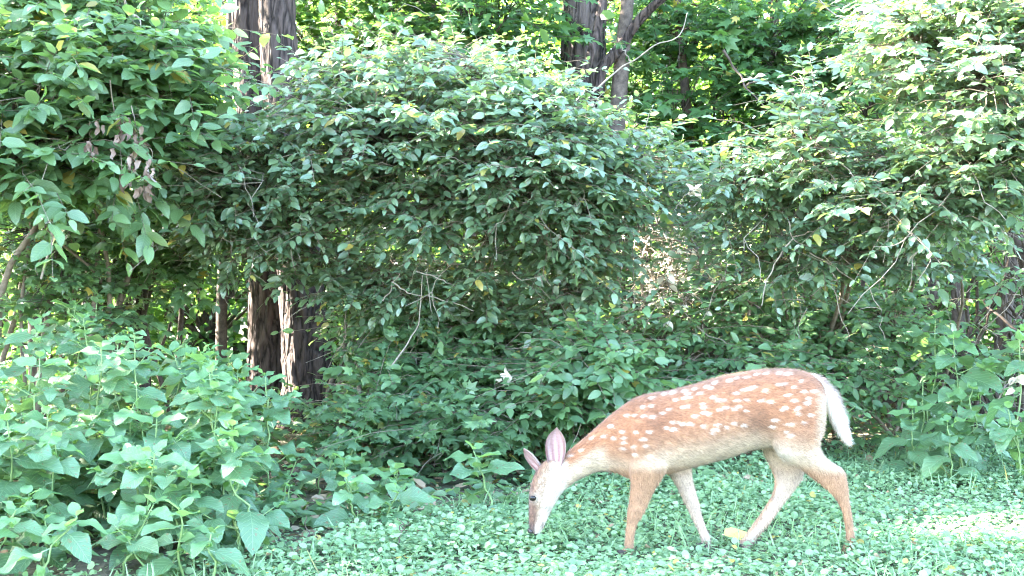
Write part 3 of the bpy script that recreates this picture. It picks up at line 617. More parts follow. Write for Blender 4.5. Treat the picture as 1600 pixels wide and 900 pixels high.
# leafy undergrowth on the wood floor: little rosettes
x, y = scatter(2600, -4.5, 5, 4.4, 13, r); k = (y > edge_y(x)-.35) & (np.abs(x) < .46*y+1); x, y = x[k], y[k]; n = len(x)
P_, A_, N_, L_ = [], [], [], []
hh = r.uniform(.05, .30, n)*np.where(y < 6.2, .7, 1)
for q in range(9):
    a = q*2.4+r.normal(size=n)*.4; f = r.uniform(.35, 1, n)
    d = np.stack([np.cos(a), np.sin(a), r.uniform(-.3, .25, n)], -1)
    P_.append(np.stack([x, y, hh*f], -1)+d*r.uniform(0, .06, (n, 1))); A_.append(d); N_.append(UP+r.normal(size=(n, 3))*.3+np.array([0, -.25, 0])); L_.append(r.uniform(.05, .085, n))
V, Tr, uv = leaves_geo(*map(np.concatenate, (P_, A_, N_, L_)), SH_OVATE)
tag(obj('undergrowth', mesh('undergrowth', V, Tr, M['low'], uv)), 'patchy green undergrowth covering the wood floor', 'undergrowth', kind='stuff')

# ------------------------------------------------------------------ the wood behind
def wood_tree(x, y, h, rad, n, seed, label, group, leaf=.11, z0=.9, mat='wood_leaf', name='young_tree', rt=.06, shapes=SH_SIMPLE):
    r = np.random.default_rng(seed)
    t = thing(name, (x, y, 0), label, 'bush' if 'bush' in name else 'tree', group)
    top = np.array([x+r.normal()*.3, y+r.normal()*.3, h*.85])
    V, Tr = trunk_geo([np.array([x, y, -.05]), np.array([x+r.normal()*.08, y, h*.3]), np.array([x+r.normal()*.2, y, h*.6]), top], [rt, rt*.8, rt*.6, rt*.25], 30, 12, .06, seed, 5); part('trunk', V, Tr, M['twig_dark'], t)
    c = np.array([x, y, (h+z0)/2]); P, A, Nn, L, cc = crown_cloud(c, (rad, rad, (h-z0)/2), n, leaf, .5, r, clump=34)
    gs = [limb(np.array([x, y, max(.4, q[2]-.7)]), q, .018, .006, .1, 7, 5, seed*60+i) for i, q in enumerate(cc)]
    V, Tr = cat_geo(gs); part('limb', V, Tr, M['twig_dark'], t)
    V, Tr, uv = leaves_geo(P, A, Nn, L, shapes); part('crown', V, Tr, M[mat], t, uv, 'stuff')
    return t
r = np.random.default_rng(21)
k = 0
for (y, xs) in [(9.6, (-4.6, -3.0, -1.5, -.1, 1.5, 3.0, 4.4)), (11.6, (-5, -3.2, -1.4, .5, 2.3, 4.0)), (14.2, (-6, -3.8, -1.5, .9, 3.3, 5.6)), (18, (-7, -4, -1, 2, 5, 8))]:
    for x in xs:
        k += 1
        wood_tree(x+r.normal()*.3, y+r.normal()*.5, r.uniform(3.6, 5.5)+(y-9)*.3, r.uniform(.9, 1.25)+(y-9)*.06, 2400, 300+k,
                  'leafy young tree in the wood behind the ' + ('upper-left sapling' if x < -1.3 else 'broad middle shrub' if x < 1.2 else 'shrubs at the right'), 'young trees of the wood behind', leaf=.10+.004*(y-9), z0=.35)
# unseen trees added past both sides, the left ones to shade the front
for k, (x, y, h, rad, n) in enumerate([(-5.3, 5.9, 8.2, 1.75, 8000), (-5.6, 4.2, 7.0, 1.4, 5000), (-6.6, 7.5, 8.2, 1.5, 5000), (-9.5, 5.5, 8.5, 2.2, 4200), (-8.2, 3.2, 7, 1.7, 3600), (6.2, 9.0, 6.5, 1.8, 2600), (-10.5, 2.2, 8, 2.0, 3600)]):
    wood_tree(x, y, h, rad, n, 400+k, 'unseen tree added beyond the sides of the view', 'unseen added trees', leaf=.15, z0=.4, rt=.11)
for k, (px, D, h, rad) in enumerate([(120, 8.6, 1.3, .8), (330, 9.0, 1.4, .8), (560, 8.8, 1.5, .8), (700, 8.3, 1.2, .7), (850, 9.4, 1.7, .8), (1010, 8.9, 1.5, .8), (1150, 9.3, 1.6, .9), (1320, 9.0, 1.4, .8), (1490, 9.8, 1.2, .9), (1620, 9.0, 1.4, .8), (230, 10.6, 1.9, 1.), (640, 10.8, 2., 1.), (960, 11, 2., 1.), (1240, 11, 2.2, 1.), (20, 10, 1.8, 1.), (1560, 11, 2., 1.), (450, 10.4, 1.8, .9)]):
    q = wp(px, 500, D)
    wood_tree(q[0], q[1], h, rad, 1500, 700+k, 'dim leafy bush on the wood floor behind the ' + ('left snakeroot patch' if px < 400 else 'broad middle shrub' if px < 960 else 'low shrub at the right'), 'bushes on the floor of the wood', leaf=.085, z0=.05, mat='maple', name='woodland_bush', rt=.02)
# far wood: one mass
n = 34000; r = np.random.default_rng(33)
P = np.stack([r.uniform(-20, 20, n), r.uniform(23, 30, n), r.uniform(0, 1, n)**1.3*9], -1)
P += np.sin(P[:, [1, 2, 0]]*1.1)*.5
V, Tr, uv = leaves_geo(P, r.normal(size=(n, 3))*np.array([1, 1, .5]), UP+r.normal(size=(n, 3))*.5, r.uniform(.2, .42, n), SH_SIMPLE)
tag(obj('far_wood', mesh('far_wood', V, Tr, M['far_leaf'], uv)), 'sunny far wood glimpsed through gaps in the trees', 'far wood', kind='stuff')
print('wood', round(time.time()-T0, 1))
# thin dark trunks standing in the hollow
for px, D, rr, lean, lab in [(345, 7.9, .035, 6, 'thin dark trunk left of the twin trunk'), (60, 7.4, .045, -14, 'slanting dark stem at the far left hollow'), (100, 7.7, .03, 10, 'slim upright stem right of the slanting dark stem'), (128, 8.0, .028, 24, 'slim stem leaning right in the left hollow'), (1500, 7.9, .04, -12, 'dark stem leaning left in the right hollow'), (1560, 7.8, .045, 40, 'dark stem leaning right in the right hollow'), (1455, 8.2, .035, 8, 'thin upright stem at the left side of the right hollow'), (520, 9.2, .05, 4, 'thin trunk seen just right of the twin trunk'), (725, 8.6, .05, 10, 'dim stem in the hollow below the broad shrub'), (1110, 8.4, .04, -20, 'thin stem behind the tangle of sun-pale leaves'), (1640, 7.6, .05, -60, 'stem leaning into the right edge of the view')]:
    g0 = 419+F_PX/D
    t = thing('thin_tree', wp(px, g0, D)*np.array([1, 1, 0]), lab, 'tree', 'thin trunks in the hollows')
    V, Tr = trunk_geo([wp(px, g0+4, D), wp(px+lean*.3, 470, D), wp(px+lean*1.1, 330, D), wp(px+lean*1.8, 180, D+.1), wp(px+lean*3, -80, D+.2)], [rr*1.15, rr, rr*.9, rr*.8, rr*.6], 50, 14, .07, int(px), 5); part('trunk', V, Tr, M['twig_dark'], t)
t = thing('broken_snag', wp(215, 690, 7.2)*np.array([1, 1, 0]), 'short broken dead snag with a bent top, left of the twin trunk', 'snag')
V, Tr = trunk_geo([wp(224, 688, 7.2), wp(222, 560, 7.2), wp(216, 500, 7.2), wp(221, 455, 7.2), wp(212, 434, 7.18), wp(200, 428, 7.15)], [.05, .042, .04, .035, .03, .012], 60, 16, .1, 77, 6); part('trunk', V, Tr, M['bark'], t)

# ------------------------------------------------------------------ loose branches, wilted and fallen leaves
def stick(name, label, lines, D, r0, mat, cat='branch', group=None):
    p0 = wp(*lines[0][0], D); t = thing(name, p0, label, cat, group)
    for i, ln in enumerate(lines):
        P = path([wp(x, y, D+.05*math.sin(i*2.1+j*1.3)) for j, (x, y) in enumerate(ln)], 8*len(ln))
        P = wob(P, .006, i+int(lines[0][0][0]))
        V, Tr = tubes(P, np.linspace(r0*.8, r0*.35, len(P))*(1 if i == 0 else .75), 6); part('branch' if i == 0 else 'side_branch', V, Tr, M[mat], t)
    return t
stick('leaning_stick', 'pale barkless stick leaning down at the far left', [[(64, 436), (80, 380), (92, 330), (112, 278)]], 5.9, .008, 'twig_pale')
stick('bare_branch', 'pale forked bare branch against the dark hollow, centre', [[(610, 575), (640, 532), (655, 495), (660, 430)], [(598, 470), (625, 428)], [(612, 440), (640, 458), (665, 463)], [(668, 462), (705, 472), (740, 486)], [(646, 402), (690, 410), (726, 412)], [(650, 424), (690, 437), (712, 448)]], 6.1, .006, 'twig_pale')
stick('bare_branch', 'thin bent bare twig hanging below the right end of the broad shrub', [[(855, 352), (853, 400), (851, 432), (861, 447)], [(800, 425), (815, 438), (851, 430)], [(845, 432), (848, 448)]], 5.95, .005, 'twig')
stick('bare_branch', 'pale bare twig rising right in front of the forked tree', [[(925, 145), (960, 115), (988, 94), (1030, 68), (1062, 55), (1074, 20)], [(985, 96), (970, 70)]], 7.4, .007, 'twig_pale')
stick('bare_branch', 'dark straight dead stick slanting down at upper right of centre', [[(1130, 78), (1150, 110), (1168, 138), (1198, 170)], [(1165, 135), (1200, 115)]], 7.6, .011, 'twig_dark')
stick('bare_branch', 'crooked pale twig arcing across the dark upper right', [[(1275, -5), (1300, 20), (1340, 32), (1390, 34)], [(1390, 52), (1392, 30), (1420, 20), (1450, 0)], [(1335, 52), (1380, 54), (1432, 64)], [(1400, 55), (1415, 82), (1452, 80)], [(1322, 120), (1370, 123), (1395, 105), (1422, 88)], [(1370, 125), (1398, 143), (1442, 147)]], 6.2, .006, 'twig_pale')
stick('bare_branch', 'forked pale branch low in the loose right shrub', [[(1240, 372), (1205, 420), (1190, 478)], [(1240, 370), (1275, 362), (1330, 350)], [(1232, 345), (1240, 370), (1272, 388), (1300, 412)], [(1265, 395), (1300, 415), (1345, 445)]], 5.9, .006, 'twig_pale')
stick('bare_branch', 'pale twig lying across the grey tangle, centre right', [[(930, 455), (985, 455), (1030, 453)], [(930, 380), (1000, 355), (1080, 350), (1150, 365)], [(935, 400), (970, 440), (985, 485)], [(920, 470), (928, 505)], [(990, 480), (1040, 440), (1110, 395), (1150, 370)], [(1000, 400), (1025, 350), (1055, 300)], [(960, 420), (1040, 420), (1130, 440)]], 6.4, .005, 'twig_pale')
stick('bare_branch', 'grey twig hanging from the top edge at upper left', [[(192, -5), (200, 14), (216, 28), (220, 68)], [(216, 28), (206, 22)]], 5.4, .006, 'twig_pale')
stick('bare_branch', 'grey twig slanting down right at the top left', [[(66, 35), (90, 62), (116, 86)]], 5.4, .005, 'twig_pale')
stick('bare_branch', 'short slanting twig at the lower left end of the broad shrub', [[(330, 300), (310, 325), (288, 358)]], 5.8, .005, 'twig_pale')
stick('bare_branch', 'short dead twig sticking up from the ground cover at bottom centre', [[(622, 850), (628, 825), (620, 808)], [(628, 830), (638, 815)]], 4.2, .004, 'twig_dark')
stick('bare_branch', 'short dead twig sticking up at the right foot of the left patch', [[(482, 850), (480, 830), (478, 805)], [(484, 840), (496, 832)]], 4.2, .004, 'twig_dark')
# wilted branch
t = stick('wilted_branch', 'broken twig with wilted pinkish-brown leaves hanging at upper left', [[(172, 125), (178, 180), (186, 210), (190, 262)], [(186, 195), (205, 218), (236, 236), (240, 268)], [(205, 165), (213, 200), (207, 255)], [(140, 190), (142, 232)]], 5.25, .004, 'twig', 'branch')
r = np.random.default_rng(3); P, A, Nn, L = [], [], [], []
for (px, py, n) in [(185, 205, 8), (213, 208, 9), (141, 232, 8), (205, 248, 10), (236, 262, 9), (196, 272, 8), (228, 290, 7), (150, 190, 4), (200, 180, 5)]:
    for q in range(n):
        P.append(wp(px+r.normal()*6, py+r.normal()*8, 5.22+r.normal()*.03)); A.append(np.array([r.normal()*.35, r.normal()*.35, -1])); Nn.append(np.array([r.normal()*.7, -1, r.normal()*.3])); L.append(r.uniform(.03, .055))
SH_CURLED = [leaf_shape((.15, .45, .8), ratio=.5, fold=1.0+.3*i, curl=.3*i, wav=.5, seed=i) for i in range(3)]
leaf_objects(t, np.array(P), np.array(A), np.array(Nn), np.array(L), [mesh('leaf', V, Tr, M['wilted'], uv) for V, Tr, uv in SH_CURLED], 'wilted_leaf')
# single leaves that stand out
def lone_leaf(name, label, px, py, D, size, mat, axis, normal, z=None):
    p = wp(px, py, D)
    if z is not None: p[2] = z
    V, Tr, uv = SH_OVATE[0]
    A, B, Nn = leaf_axes(np.array([axis], float), np.array([normal], float))
    X = size*(V[:, 0:1]*A + V[:, 1:2]*B*1.15 + V[:, 2:3]*Nn)
    tag(obj(name, mesh(name, X, Tr, M[mat], uv), None, p), label, 'leaf')
BLM = [mesh('leaf', V, Tr, M['sun_pale'], uv) for V, Tr, uv in SH_CURLED]
def sprig(label, px, py, D):
    r = np.random.default_rng(int(px)); a = wp(px-22, py+26, D+.12); e = wp(px+8, py-4, D)
    t = thing('dry_sprig', a, label, 'sprig'); Q = wob(bez(a, (a+e)/2+np.array([0, 0, .03]), e, 10), .01, int(px))
    V, Tr = tubes(Q, np.linspace(.0026, .0012, 10), 5); part('twig', V, Tr, M['twig_pale'], t)
    k = 7; P = Q[[9, 8, 7, 9, 6, 8, 5]]
    leaf_objects(t, P, r.normal(size=(k, 3))*np.array([1, .4, .5])+np.array([.3, -.2, 0]), np.tile(np.array([-.3, -.8, .7]), (k, 1))+r.normal(size=(k, 3))*.45, r.uniform(.035, .062, k), BLM)
lone_leaf('fallen_leaf', 'large yellow fallen leaf lying on the ground cover between the fawn\'s legs', 1128, 836, 4.45, .11, 'yellow', (1, .2, .05), (.1, -.5, 1))
lone_leaf('fallen_leaf', 'small yellow leaf on the ground cover behind the fawn', 1478, 792, 5.0, .06, 'yellow', (1, .4, .1), (.1, -.5, 1))
lone_leaf('fallen_leaf', 'small tan leaf on the ground cover left of the fawn\'s muzzle', 690, 812, 4.75, .05, 'yellow', (1, -.4, .1), (-.1, -.5, 1))
sprig('dry sprig of leaves painted sunlit white at the top of the tangle, upper right of centre', 1078, 300, 5.7)
sprig('dry sprig of leaves painted sunlit white standing in the low bramble, centre', 790, 590, 5.9)
sprig('dry pale sprig at the right edge beside the broad-leaved plants', 1582, 598, 5.6)
lone_leaf('orange_leaf', 'single orange leaf in the middle of the broad shrub', 634, 176, 5.5, .06, 'yellow', (1, 0, -.2), (0, -.7, .7))

# ------------------------------------------------------------------ the fawn
FD = 4.32
def ring(a, b, hw, yo, n=20, sq=2.0):
    A, B = wp(*a, FD+yo), wp(*b, FD+yo); c = (A+B)/2; h = (A-B)/2
    th = np.arange(n)*2*math.pi/n
    co, si = np.cos(th), np.sin(th)
    co = np.sign(co)*np.abs(co)**(2/sq); si = np.sign(si)*np.abs(si)**(2/sq)
    return c + co[:, None]*h + si[:, None]*np.array([0, hw, 0])
def loft(rings, yo=0., sub=4, n=20, sq=2.0):
    R = np.array([[*a, *b, hw, (q[0] if q else yo)] for a, b, hw, *q in rings], float)
    R = path(R, sub*len(R))
    V = np.array([ring(r_[:2], r_[2:4], max(r_[4], .002), r_[5], n, sq) for r_ in R]); m = len(V)
    i = np.arange(m-1)[:, None]*n; j = np.arange(n)[None]; k = (j+1) % n
    Tr = np.concatenate([np.stack([i+j, i+k, i+n+k], -1).reshape(-1, 3), np.stack([i+j, i+n+k, i+n+j], -1).reshape(-1, 3)])
    V = V.reshape(-1, 3); c0, c1 = V[:n].mean(0), V[-n:].mean(0)
    V = np.vstack([V, c0, c1]); q = np.arange(n)
    Tr = np.concatenate([Tr, np.stack([np.full(n, m*n), (q+1) % n, q], -1), np.stack([np.full(n, m*n+1), (m-1)*n+q, (m-1)*n+(q+1) % n], -1)])
    return V, Tr
torso = loft([((1287, 606), (1284, 640), .03), ((1278, 592), (1283, 680), .068), ((1262, 582), (1266, 700), .092), ((1240, 577), (1240, 704), .102), ((1215, 576), (1208, 700), .106), ((1182, 578), (1178, 702), .108),
              ((1132, 587), (1135, 716), .114), ((1093, 598), (1093, 727), .110), ((1050, 609), (1050, 738), .10), ((1018, 614), (1014, 745), .088), ((993, 621), (986, 748), .075), ((978, 630), (966, 740), .06),
              ((963, 641), (950, 737), .052), ((948, 653), (930, 738), .046), ((922, 676), (900, 752), .040), ((900, 695), (884, 764), .037), ((880, 712), (872, 776), .036), ((864, 722), (868, 772), .034)], sub=5, n=28)
head = loft([((860, 716), (888, 738), .026), ((850, 722), (882, 752), .038), ((838, 737), (877, 768), .045), ((830, 755), (870, 782), .046), ((827, 774), (863, 794), .040), ((826, 793), (856, 809), .030), ((826, 810), (851, 821), .0245), ((827, 823), (846, 830), .022), ((830, 832), (842, 835), .014)], sub=5, n=24)
legs = [loft([((1206, 650), (1284, 634), .045), ((1202, 682), (1283, 672), .055), ((1216, 709), (1281, 700), .046), ((1244, 729), (1296, 720), .032), ((1276, 752), (1318, 734), .021), ((1299, 772), (1325, 757), .0165), ((1310, 787), (1327, 780), .0135), ((1317, 805), (1331, 802), .012), ((1321, 830), (1334, 828), .012), ((1321, 846), (1336, 845), .0135), ((1314, 859), (1330, 864), .013), ((1308, 866), (1325, 871), .013)], -.055),
        loft([((1194, 655), (1260, 645), .045), ((1190, 695), (1262, 694), .05), ((1200, 722), (1258, 728), .04), ((1210, 748), (1252, 750), .026), ((1207, 770), (1237, 770), .019), ((1197, 789), (1219, 794), .0155), ((1181, 812), (1200, 820), .013), ((1168, 830), (1184, 838), .0125), ((1159, 842), (1175, 850), .013), ((1152, 849), (1168, 858), .013), ((1147, 854), (1164, 862), .012)], .06),
        loft([((986, 680), (1045, 680), .04), ((983, 725), (1044, 722), .045), ((985, 750), (1034, 748), .034), ((984, 775), (1020, 770), .024), ((980, 798), (1008, 798), .0185), ((979, 816), (996, 817), .0135), ((977, 830), (992, 832), .0125), ((976, 845), (990, 847), .0125), ((974, 855), (990, 858), .0135), ((968, 864), (985, 869), .013)], -.05),
        loft([((1030, 690), (1085, 690), .035), ((1040, 732), (1080, 730), .034), ((1056, 758), (1085, 760), .024), ((1068, 783), (1092, 784), .0185), ((1080, 808), (1097, 806), .0145), ((1090, 828), (1104, 826), .0125), ((1095, 842), (1110, 840), .013), ((1094, 852), (1110, 852), .013), ((1090, 857), (1108, 858), .012)], .05)]
# breast, haunch and shoulder swell
def swell(px, py, yo, rx, rz, ry):
    c = wp(px, py, FD+yo); u = np.linspace(0, math.pi, 14); v = np.arange(20)*2*math.pi/20
    V = np.array([[math.sin(a)*math.cos(b)*rx, math.sin(a)*math.sin(b)*ry, math.cos(a)*rz] for a in u for b in v])+c
    i = np.arange(13)[:, None]*20; j = np.arange(20)[None]; k = (j+1) % 20
    return V, np.concatenate([np.stack([i+j, i+20+j, i+20+k], -1).reshape(-1, 3), np.stack([i+j, i+20+k, i+k], -1).reshape(-1, 3)])
extra = [swell(1015, 690, -.055, .075, .11, .042), swell(1015, 690, .055, .075, .11, .042), swell(1235, 650, -.06, .095, .12, .05), swell(1235, 650, .06, .095, .12, .05)]
V, Tr = cat_geo([torso, head]+legs+extra)
tmp = obj('fawn_tmp', mesh('fawn_tmp', V, Tr, None))
rm = tmp.modifiers.new('r', 'REMESH'); rm.mode = 'VOXEL'; rm.voxel_size = .0042
sm = tmp.modifiers.new('s', 'SMOOTH'); sm.factor = .5; sm.iterations = 7
dg = bpy.context.evaluated_depsgraph_get(); ev = tmp.evaluated_get(dg); em = ev.to_mesh()
n = len(em.vertices); V = np.empty(n*3, np.float32); em.vertices.foreach_get('co', V); V = V.reshape(-1, 3).astype(float)
VN = np.empty(n*3, np.float32); em.vertices.foreach_get('normal', VN); VN = VN.reshape(-1, 3).astype(float)
em.calc_loop_triangles(); Tr = np.empty(len(em.loop_triangles)*3, np.int32); em.loop_triangles.foreach_get('vertices', Tr); Tr = Tr.reshape(-1, 3)
ev.to_mesh_clear(); bpy.data.objects.remove(tmp)
# muscle and bone under the coat
qx, qy, _ = to_px(V); sd_ = np.abs(V[:, 1]-FD)/.08; sd_ = np.clip(sd_, 0, 1)**2
def bump(x, y, sx, sy, h, rot=0.):
    a, b = qx-x, qy-y; cr, sr = math.cos(rot), math.sin(rot)
    return h*np.exp(-((a*cr+b*sr)/sx)**2-((-a*sr+b*cr)/sy)**2)*sd_
dsp = bump(1003, 680, 9, 40, .006, .12) + bump(1040, 690, 9, 34, -.006, .15) + bump(975, 700, 8, 22, -.004, .3) + bump(1022, 735, 16, 12, .004)
dsp += bump(1212, 600, 12, 8, .005) + bump(1245, 640, 26, 30, .004) + bump(1190, 668, 14, 24, -.007, .2) + bump(1228, 700, 22, 12, .004, -.4) + bump(1268, 628, 8, 20, -.004) + bump(1090, 690, 45, 26, .004)
for i in range(7): dsp += bump(1062+i*15, 672-i*3, 3.4, 30, .0026, .25)
dsp += bump(955, 690, 8, 20, -.003, .9) + bump(905, 730, 26, 5, .003, -.6) + bump(905, 718, 26, 4, -.002, -.6)
dsp = dsp + (np.exp(-((qx-838)/10)**2-((qy-772)/7)**2)*.003 - np.exp(-((qx-838)/7)**2-((qy-800)/12)**2)*.003 + np.exp(-((qx-862)/8)**2-((qy-778)/10)**2)*.003)
V = V + VN*dsp[:, None]
e1, e2 = V[Tr[:, 1]]-V[Tr[:, 0]], V[Tr[:, 2]]-V[Tr[:, 0]]; fn = np.cross(e1, e2); VN = np.zeros_like(V)
for q in range(3):
    for z_ in range(3): VN[:, z_] += np.bincount(Tr[:, q], fn[:, z_], len(V))
VN = nrm(VN)
print('fawn verts', n, round(time.time()-T0, 1))
# coat colours (markings of the animal itself)
def ss(x, a, b): t = np.clip((x-a)/(b-a), 0, 1); return t*t*(3-2*t)
SPOTS = [(x, y, 4.6, 2.3) for x, y in [
    (955, 666), (940, 682), (922, 684), (905, 705), (893, 712),
    (990, 650), (978, 648), (1006, 652), (1020, 652), (1001, 637), (1018, 635), (1030, 645), (1042, 640),
    (958, 684), (973, 683), (992, 676), (1011, 675), (975, 691), (1004, 686), (972, 701), (990, 698), (1004, 697), (990, 711), (1012, 712), (973, 674),
    (1040, 668), (1052, 671), (1058, 659), (1066, 664), (1078, 664), (1048, 660), (1097, 667), (1112, 674), (1122, 662), (1134, 667), (1146, 663), (1160, 664), (1117, 671),
    (1065, 635), (1074, 634), (1086, 649), (1100, 646), (1106, 645), (1121, 640), (1132, 637), (1145, 638), (1156, 636), (1166, 641),
    (1052, 625), (1068, 622), (1080, 620), (1096, 632), (1097, 637), (1110, 622), (1120, 626), (1130, 624), (1149, 613), (1157, 610), (1169, 606), (1176, 604), (1150, 626), (1166, 624), (1190, 626), (1204, 628), (1196, 610), (1215, 602), (1222, 600), (1230, 616), (1226, 638), (1220, 640), (1247, 636), (1242, 640), (1248, 597), (1240, 604), (1255, 612), (1262, 622), (1208, 656), (1204, 665), (1226, 663), (1236, 664), (1226, 674), (1236, 680), (1246, 646), (1262, 648), (1252, 660), (1258, 630), (1240, 625), (1270, 610),
    (1136, 594), (1150, 591), (1165, 588), (1180, 586), (1196, 584), (1212, 583), (1228, 584), (1100, 604), (1084, 607), (1068, 611), (1050, 614), (1034, 617), (1018, 621), (1118, 599), (1110, 608), (1092, 614), (1075, 614)]]
ax_, ay_, _ = to_px(V); yo = V[:, 1]-FD
jit = np.sin(V[:, 0]*90)*np.sin(V[:, 2]*130+V[:, 1]*60)*.5 + np.random.default_rng(1).normal(size=n)*.5
K_ = .64; rust = K_*np.array([.345, .155, .076]); dark = K_*np.array([.14, .062, .036]); cream = K_*np.array([.56, .43, .30]); white = K_*np.array([.80, .70, .58])
c = np.repeat(rust[None], n, 0)
def blend(c, col, w): return c*(1-w[:, None])+col*w[:, None]
bellyline = np.interp(ax_, [880, 930, 985, 1040, 1100, 1180, 1240, 1290], [742, 712, 722, 700, 690, 672, 690, 700])
topline = np.interp(ax_, [860, 922, 963, 1018, 1093, 1182, 1250, 1290], [722, 676, 641, 614, 598, 578, 577, 600])
isleg = ss(ay_, 722, 745)*(ax_ > 950)
depth = (ay_-topline)/(bellyline-topline)
c = blend(c, dark, .35*(1-ss(depth, 0, .35))*(1-isleg))
c = blend(c, K_*np.array([.36, .20, .115]), .8*ss(depth, .55, .95))
c = blend(c, cream, ss(depth, .85, 1.25)*(1-isleg)*.9)
c = blend(c, dark, .45*np.exp(-((ax_-1030)/26)**2-((ay_-655)/26)**2)); c = blend(c, dark, .5*np.exp(-((ax_-1185)/22)**2-((ay_-660)/22)**2))
c = blend(c, K_*np.array([.40, .225, .125]), isleg*.8)
# paler inner sides of the legs
inner = np.where(np.abs(yo) < .05, 1, 0)*np.where(((VN[:, 1] > .2) & (yo < 0)) | ((VN[:, 1] < -.2) & (yo > 0)), 1, 0)
c = blend(c, white, .35*isleg*inner)
c = blend(c, white, isleg*.15*ss(yo, .01, .03)*ss(-VN[:, 1], -.3, .4))
c = blend(c, white, .9*np.exp(-((ax_-1212)/26)**2-((ay_-712)/12)**2)*(yo < .02))
# throat and head
neck = ss(-ax_, -955, -935)
c = blend(c, cream, .8*neck*ss(depth, .55, 1.0))
hd = ss(-ax_, -890, -878)*ss(ay_, 715, 730)
fore = ss(-(ax_-np.interp(ay_, [715, 755, 835], [846, 828, 826])), -16, -4)        # nearness to the bridge of the face
c = blend(c, K_*np.array([.42, .29, .20]), hd*.85)
c = blend(c, K_*np.array([.24, .12, .075]), hd*fore*.9)
c = blend(c, white, .7*np.exp(-((ax_-835)/9)**2-((ay_-780)/8)**2))
c = blend(c, K_*np.array([.25, .14, .10]), .75*np.exp(-((ax_-833-(ay_-800)*.12)/5)**2-((ay_-800)/15)**2)*hd)
c = blend(c, K_*np.array([.10, .05, .04]), .85*np.exp(-((ax_-830)/4.5)**2-((ay_-779-(ax_-830)*.5)/4)**2)*hd)
c = blend(c, K_*np.array([.26, .15, .11]), .6*np.exp(-((ax_-868)/9)**2-((ay_-752)/12)**2))
c = blend(c, white, .8*hd*ss(ax_-np.interp(ay_, [740, 835], [862, 838]), -8, 4))
c = blend(c, np.array([.10, .06, .05]), .9*ss(ay_, 814, 825)*hd*(ax_ < 836)); c = blend(c, np.array([.12, .07, .06]), .8*np.exp(-((ax_-847)/3)**2-((ay_-822)/7)**2))
c = blend(c, white, .8*np.exp(-((ax_-840)/4)**2-((ay_-829)/7)**2))
# spots in rows
w = np.zeros(n)
rs = np.random.default_rng(8)
for (x, y, sx, sy) in SPOTS:
    sx_, sy_ = sx*rs.uniform(.65, 1.3), sy*rs.uniform(.75, 1.25); ox, oy = rs.normal(size=2)*np.array([1.5, .8]); al = rs.uniform(.6, 1)
    q = np.sqrt(((ax_-x-ox)/sx_)**2+((ay_-y-oy+(ax_-x)*.12)/sy_)**2)+jit*.22
    w = np.maximum(w, (1-ss(q, .45, 1.4))*al)
c = blend(c, white, w*.92)
# rump
c = blend(c, cream, .75*ss(ax_, 1268, 1284)*ss(ay_, 600, 630)*(1-isleg))
mot = np.sin(V[:, 0]*55+3*np.sin(V[:, 2]*40))*np.sin(V[:, 2]*75+2*np.sin(V[:, 0]*30)) ; c = np.clip(c*(1+.14*jit[:, None]+.10*mot[:, None]), .01, .9)
def fur_material(name):
    m, nt, out = newmat(name); N = nt.nodes.new; L = nt.links.new
    at = N('ShaderNodeAttribute'); at.attribute_name = 'coat'
    p = N('ShaderNodeBsdfPrincipled'); p.inputs['Roughness'].default_value = .75; p.inputs['Specular IOR Level'].default_value = .2
    p.inputs['Sheen Weight'].default_value = .15
    nz = N('ShaderNodeTexNoise'); nz.inputs['Scale'].default_value = 260; nz.inputs['Detail'].default_value = 2
    tc = N('ShaderNodeTexCoord'); mp = N('ShaderNodeMapping'); mp.inputs['Scale'].default_value = (.35, 1, 1); L(tc.outputs['Object'], mp.inputs[0]); L(mp.outputs[0], nz.inputs['Vector'])
    mx = N('ShaderNodeMixRGB'); mx.blend_type = 'MULTIPLY'; mx.inputs[0].default_value = .35; L(at.outputs['Color'], mx.inputs[1])
    rp = N('ShaderNodeValToRGB'); rp.color_ramp.elements[0].position = .3; rp.color_ramp.elements[0].color = (.55, .5, .45, 1); rp.color_ramp.elements[1].position = .7; rp.color_ramp.elements[1].color = (1.2, 1.2, 1.2, 1)
    L(nz.outputs[0], rp.inputs[0]); L(rp.outputs[0], mx.inputs[2]); L(mx.outputs[0], p.inputs['Base Color'])
    b = N('ShaderNodeBump'); b.inputs['Strength'].default_value = .4; b.inputs['Distance'].default_value = .003; L(nz.outputs[0], b.inputs['Height']); L(b.outputs[0], p.inputs['Normal'])
    L(p.outputs[0], out.inputs[0]); return m
M['fur'] = fur_material('fur')
def paint(me, c):
    a = me.color_attributes.new('coat', 'FLOAT_COLOR', 'POINT'); a.data.foreach_set('color', np.concatenate([c, np.ones((len(c), 1))], 1).astype(np.float32).ravel())
org = wp(1130, 866, FD); org[2] = 0
me = mesh('fawn', V-org, Tr, M['fur']); paint(me, c)
fawn = tag(obj('fawn', me, None, org), 'spotted rust-brown white-tailed deer fawn grazing with lowered head, facing left', 'deer')
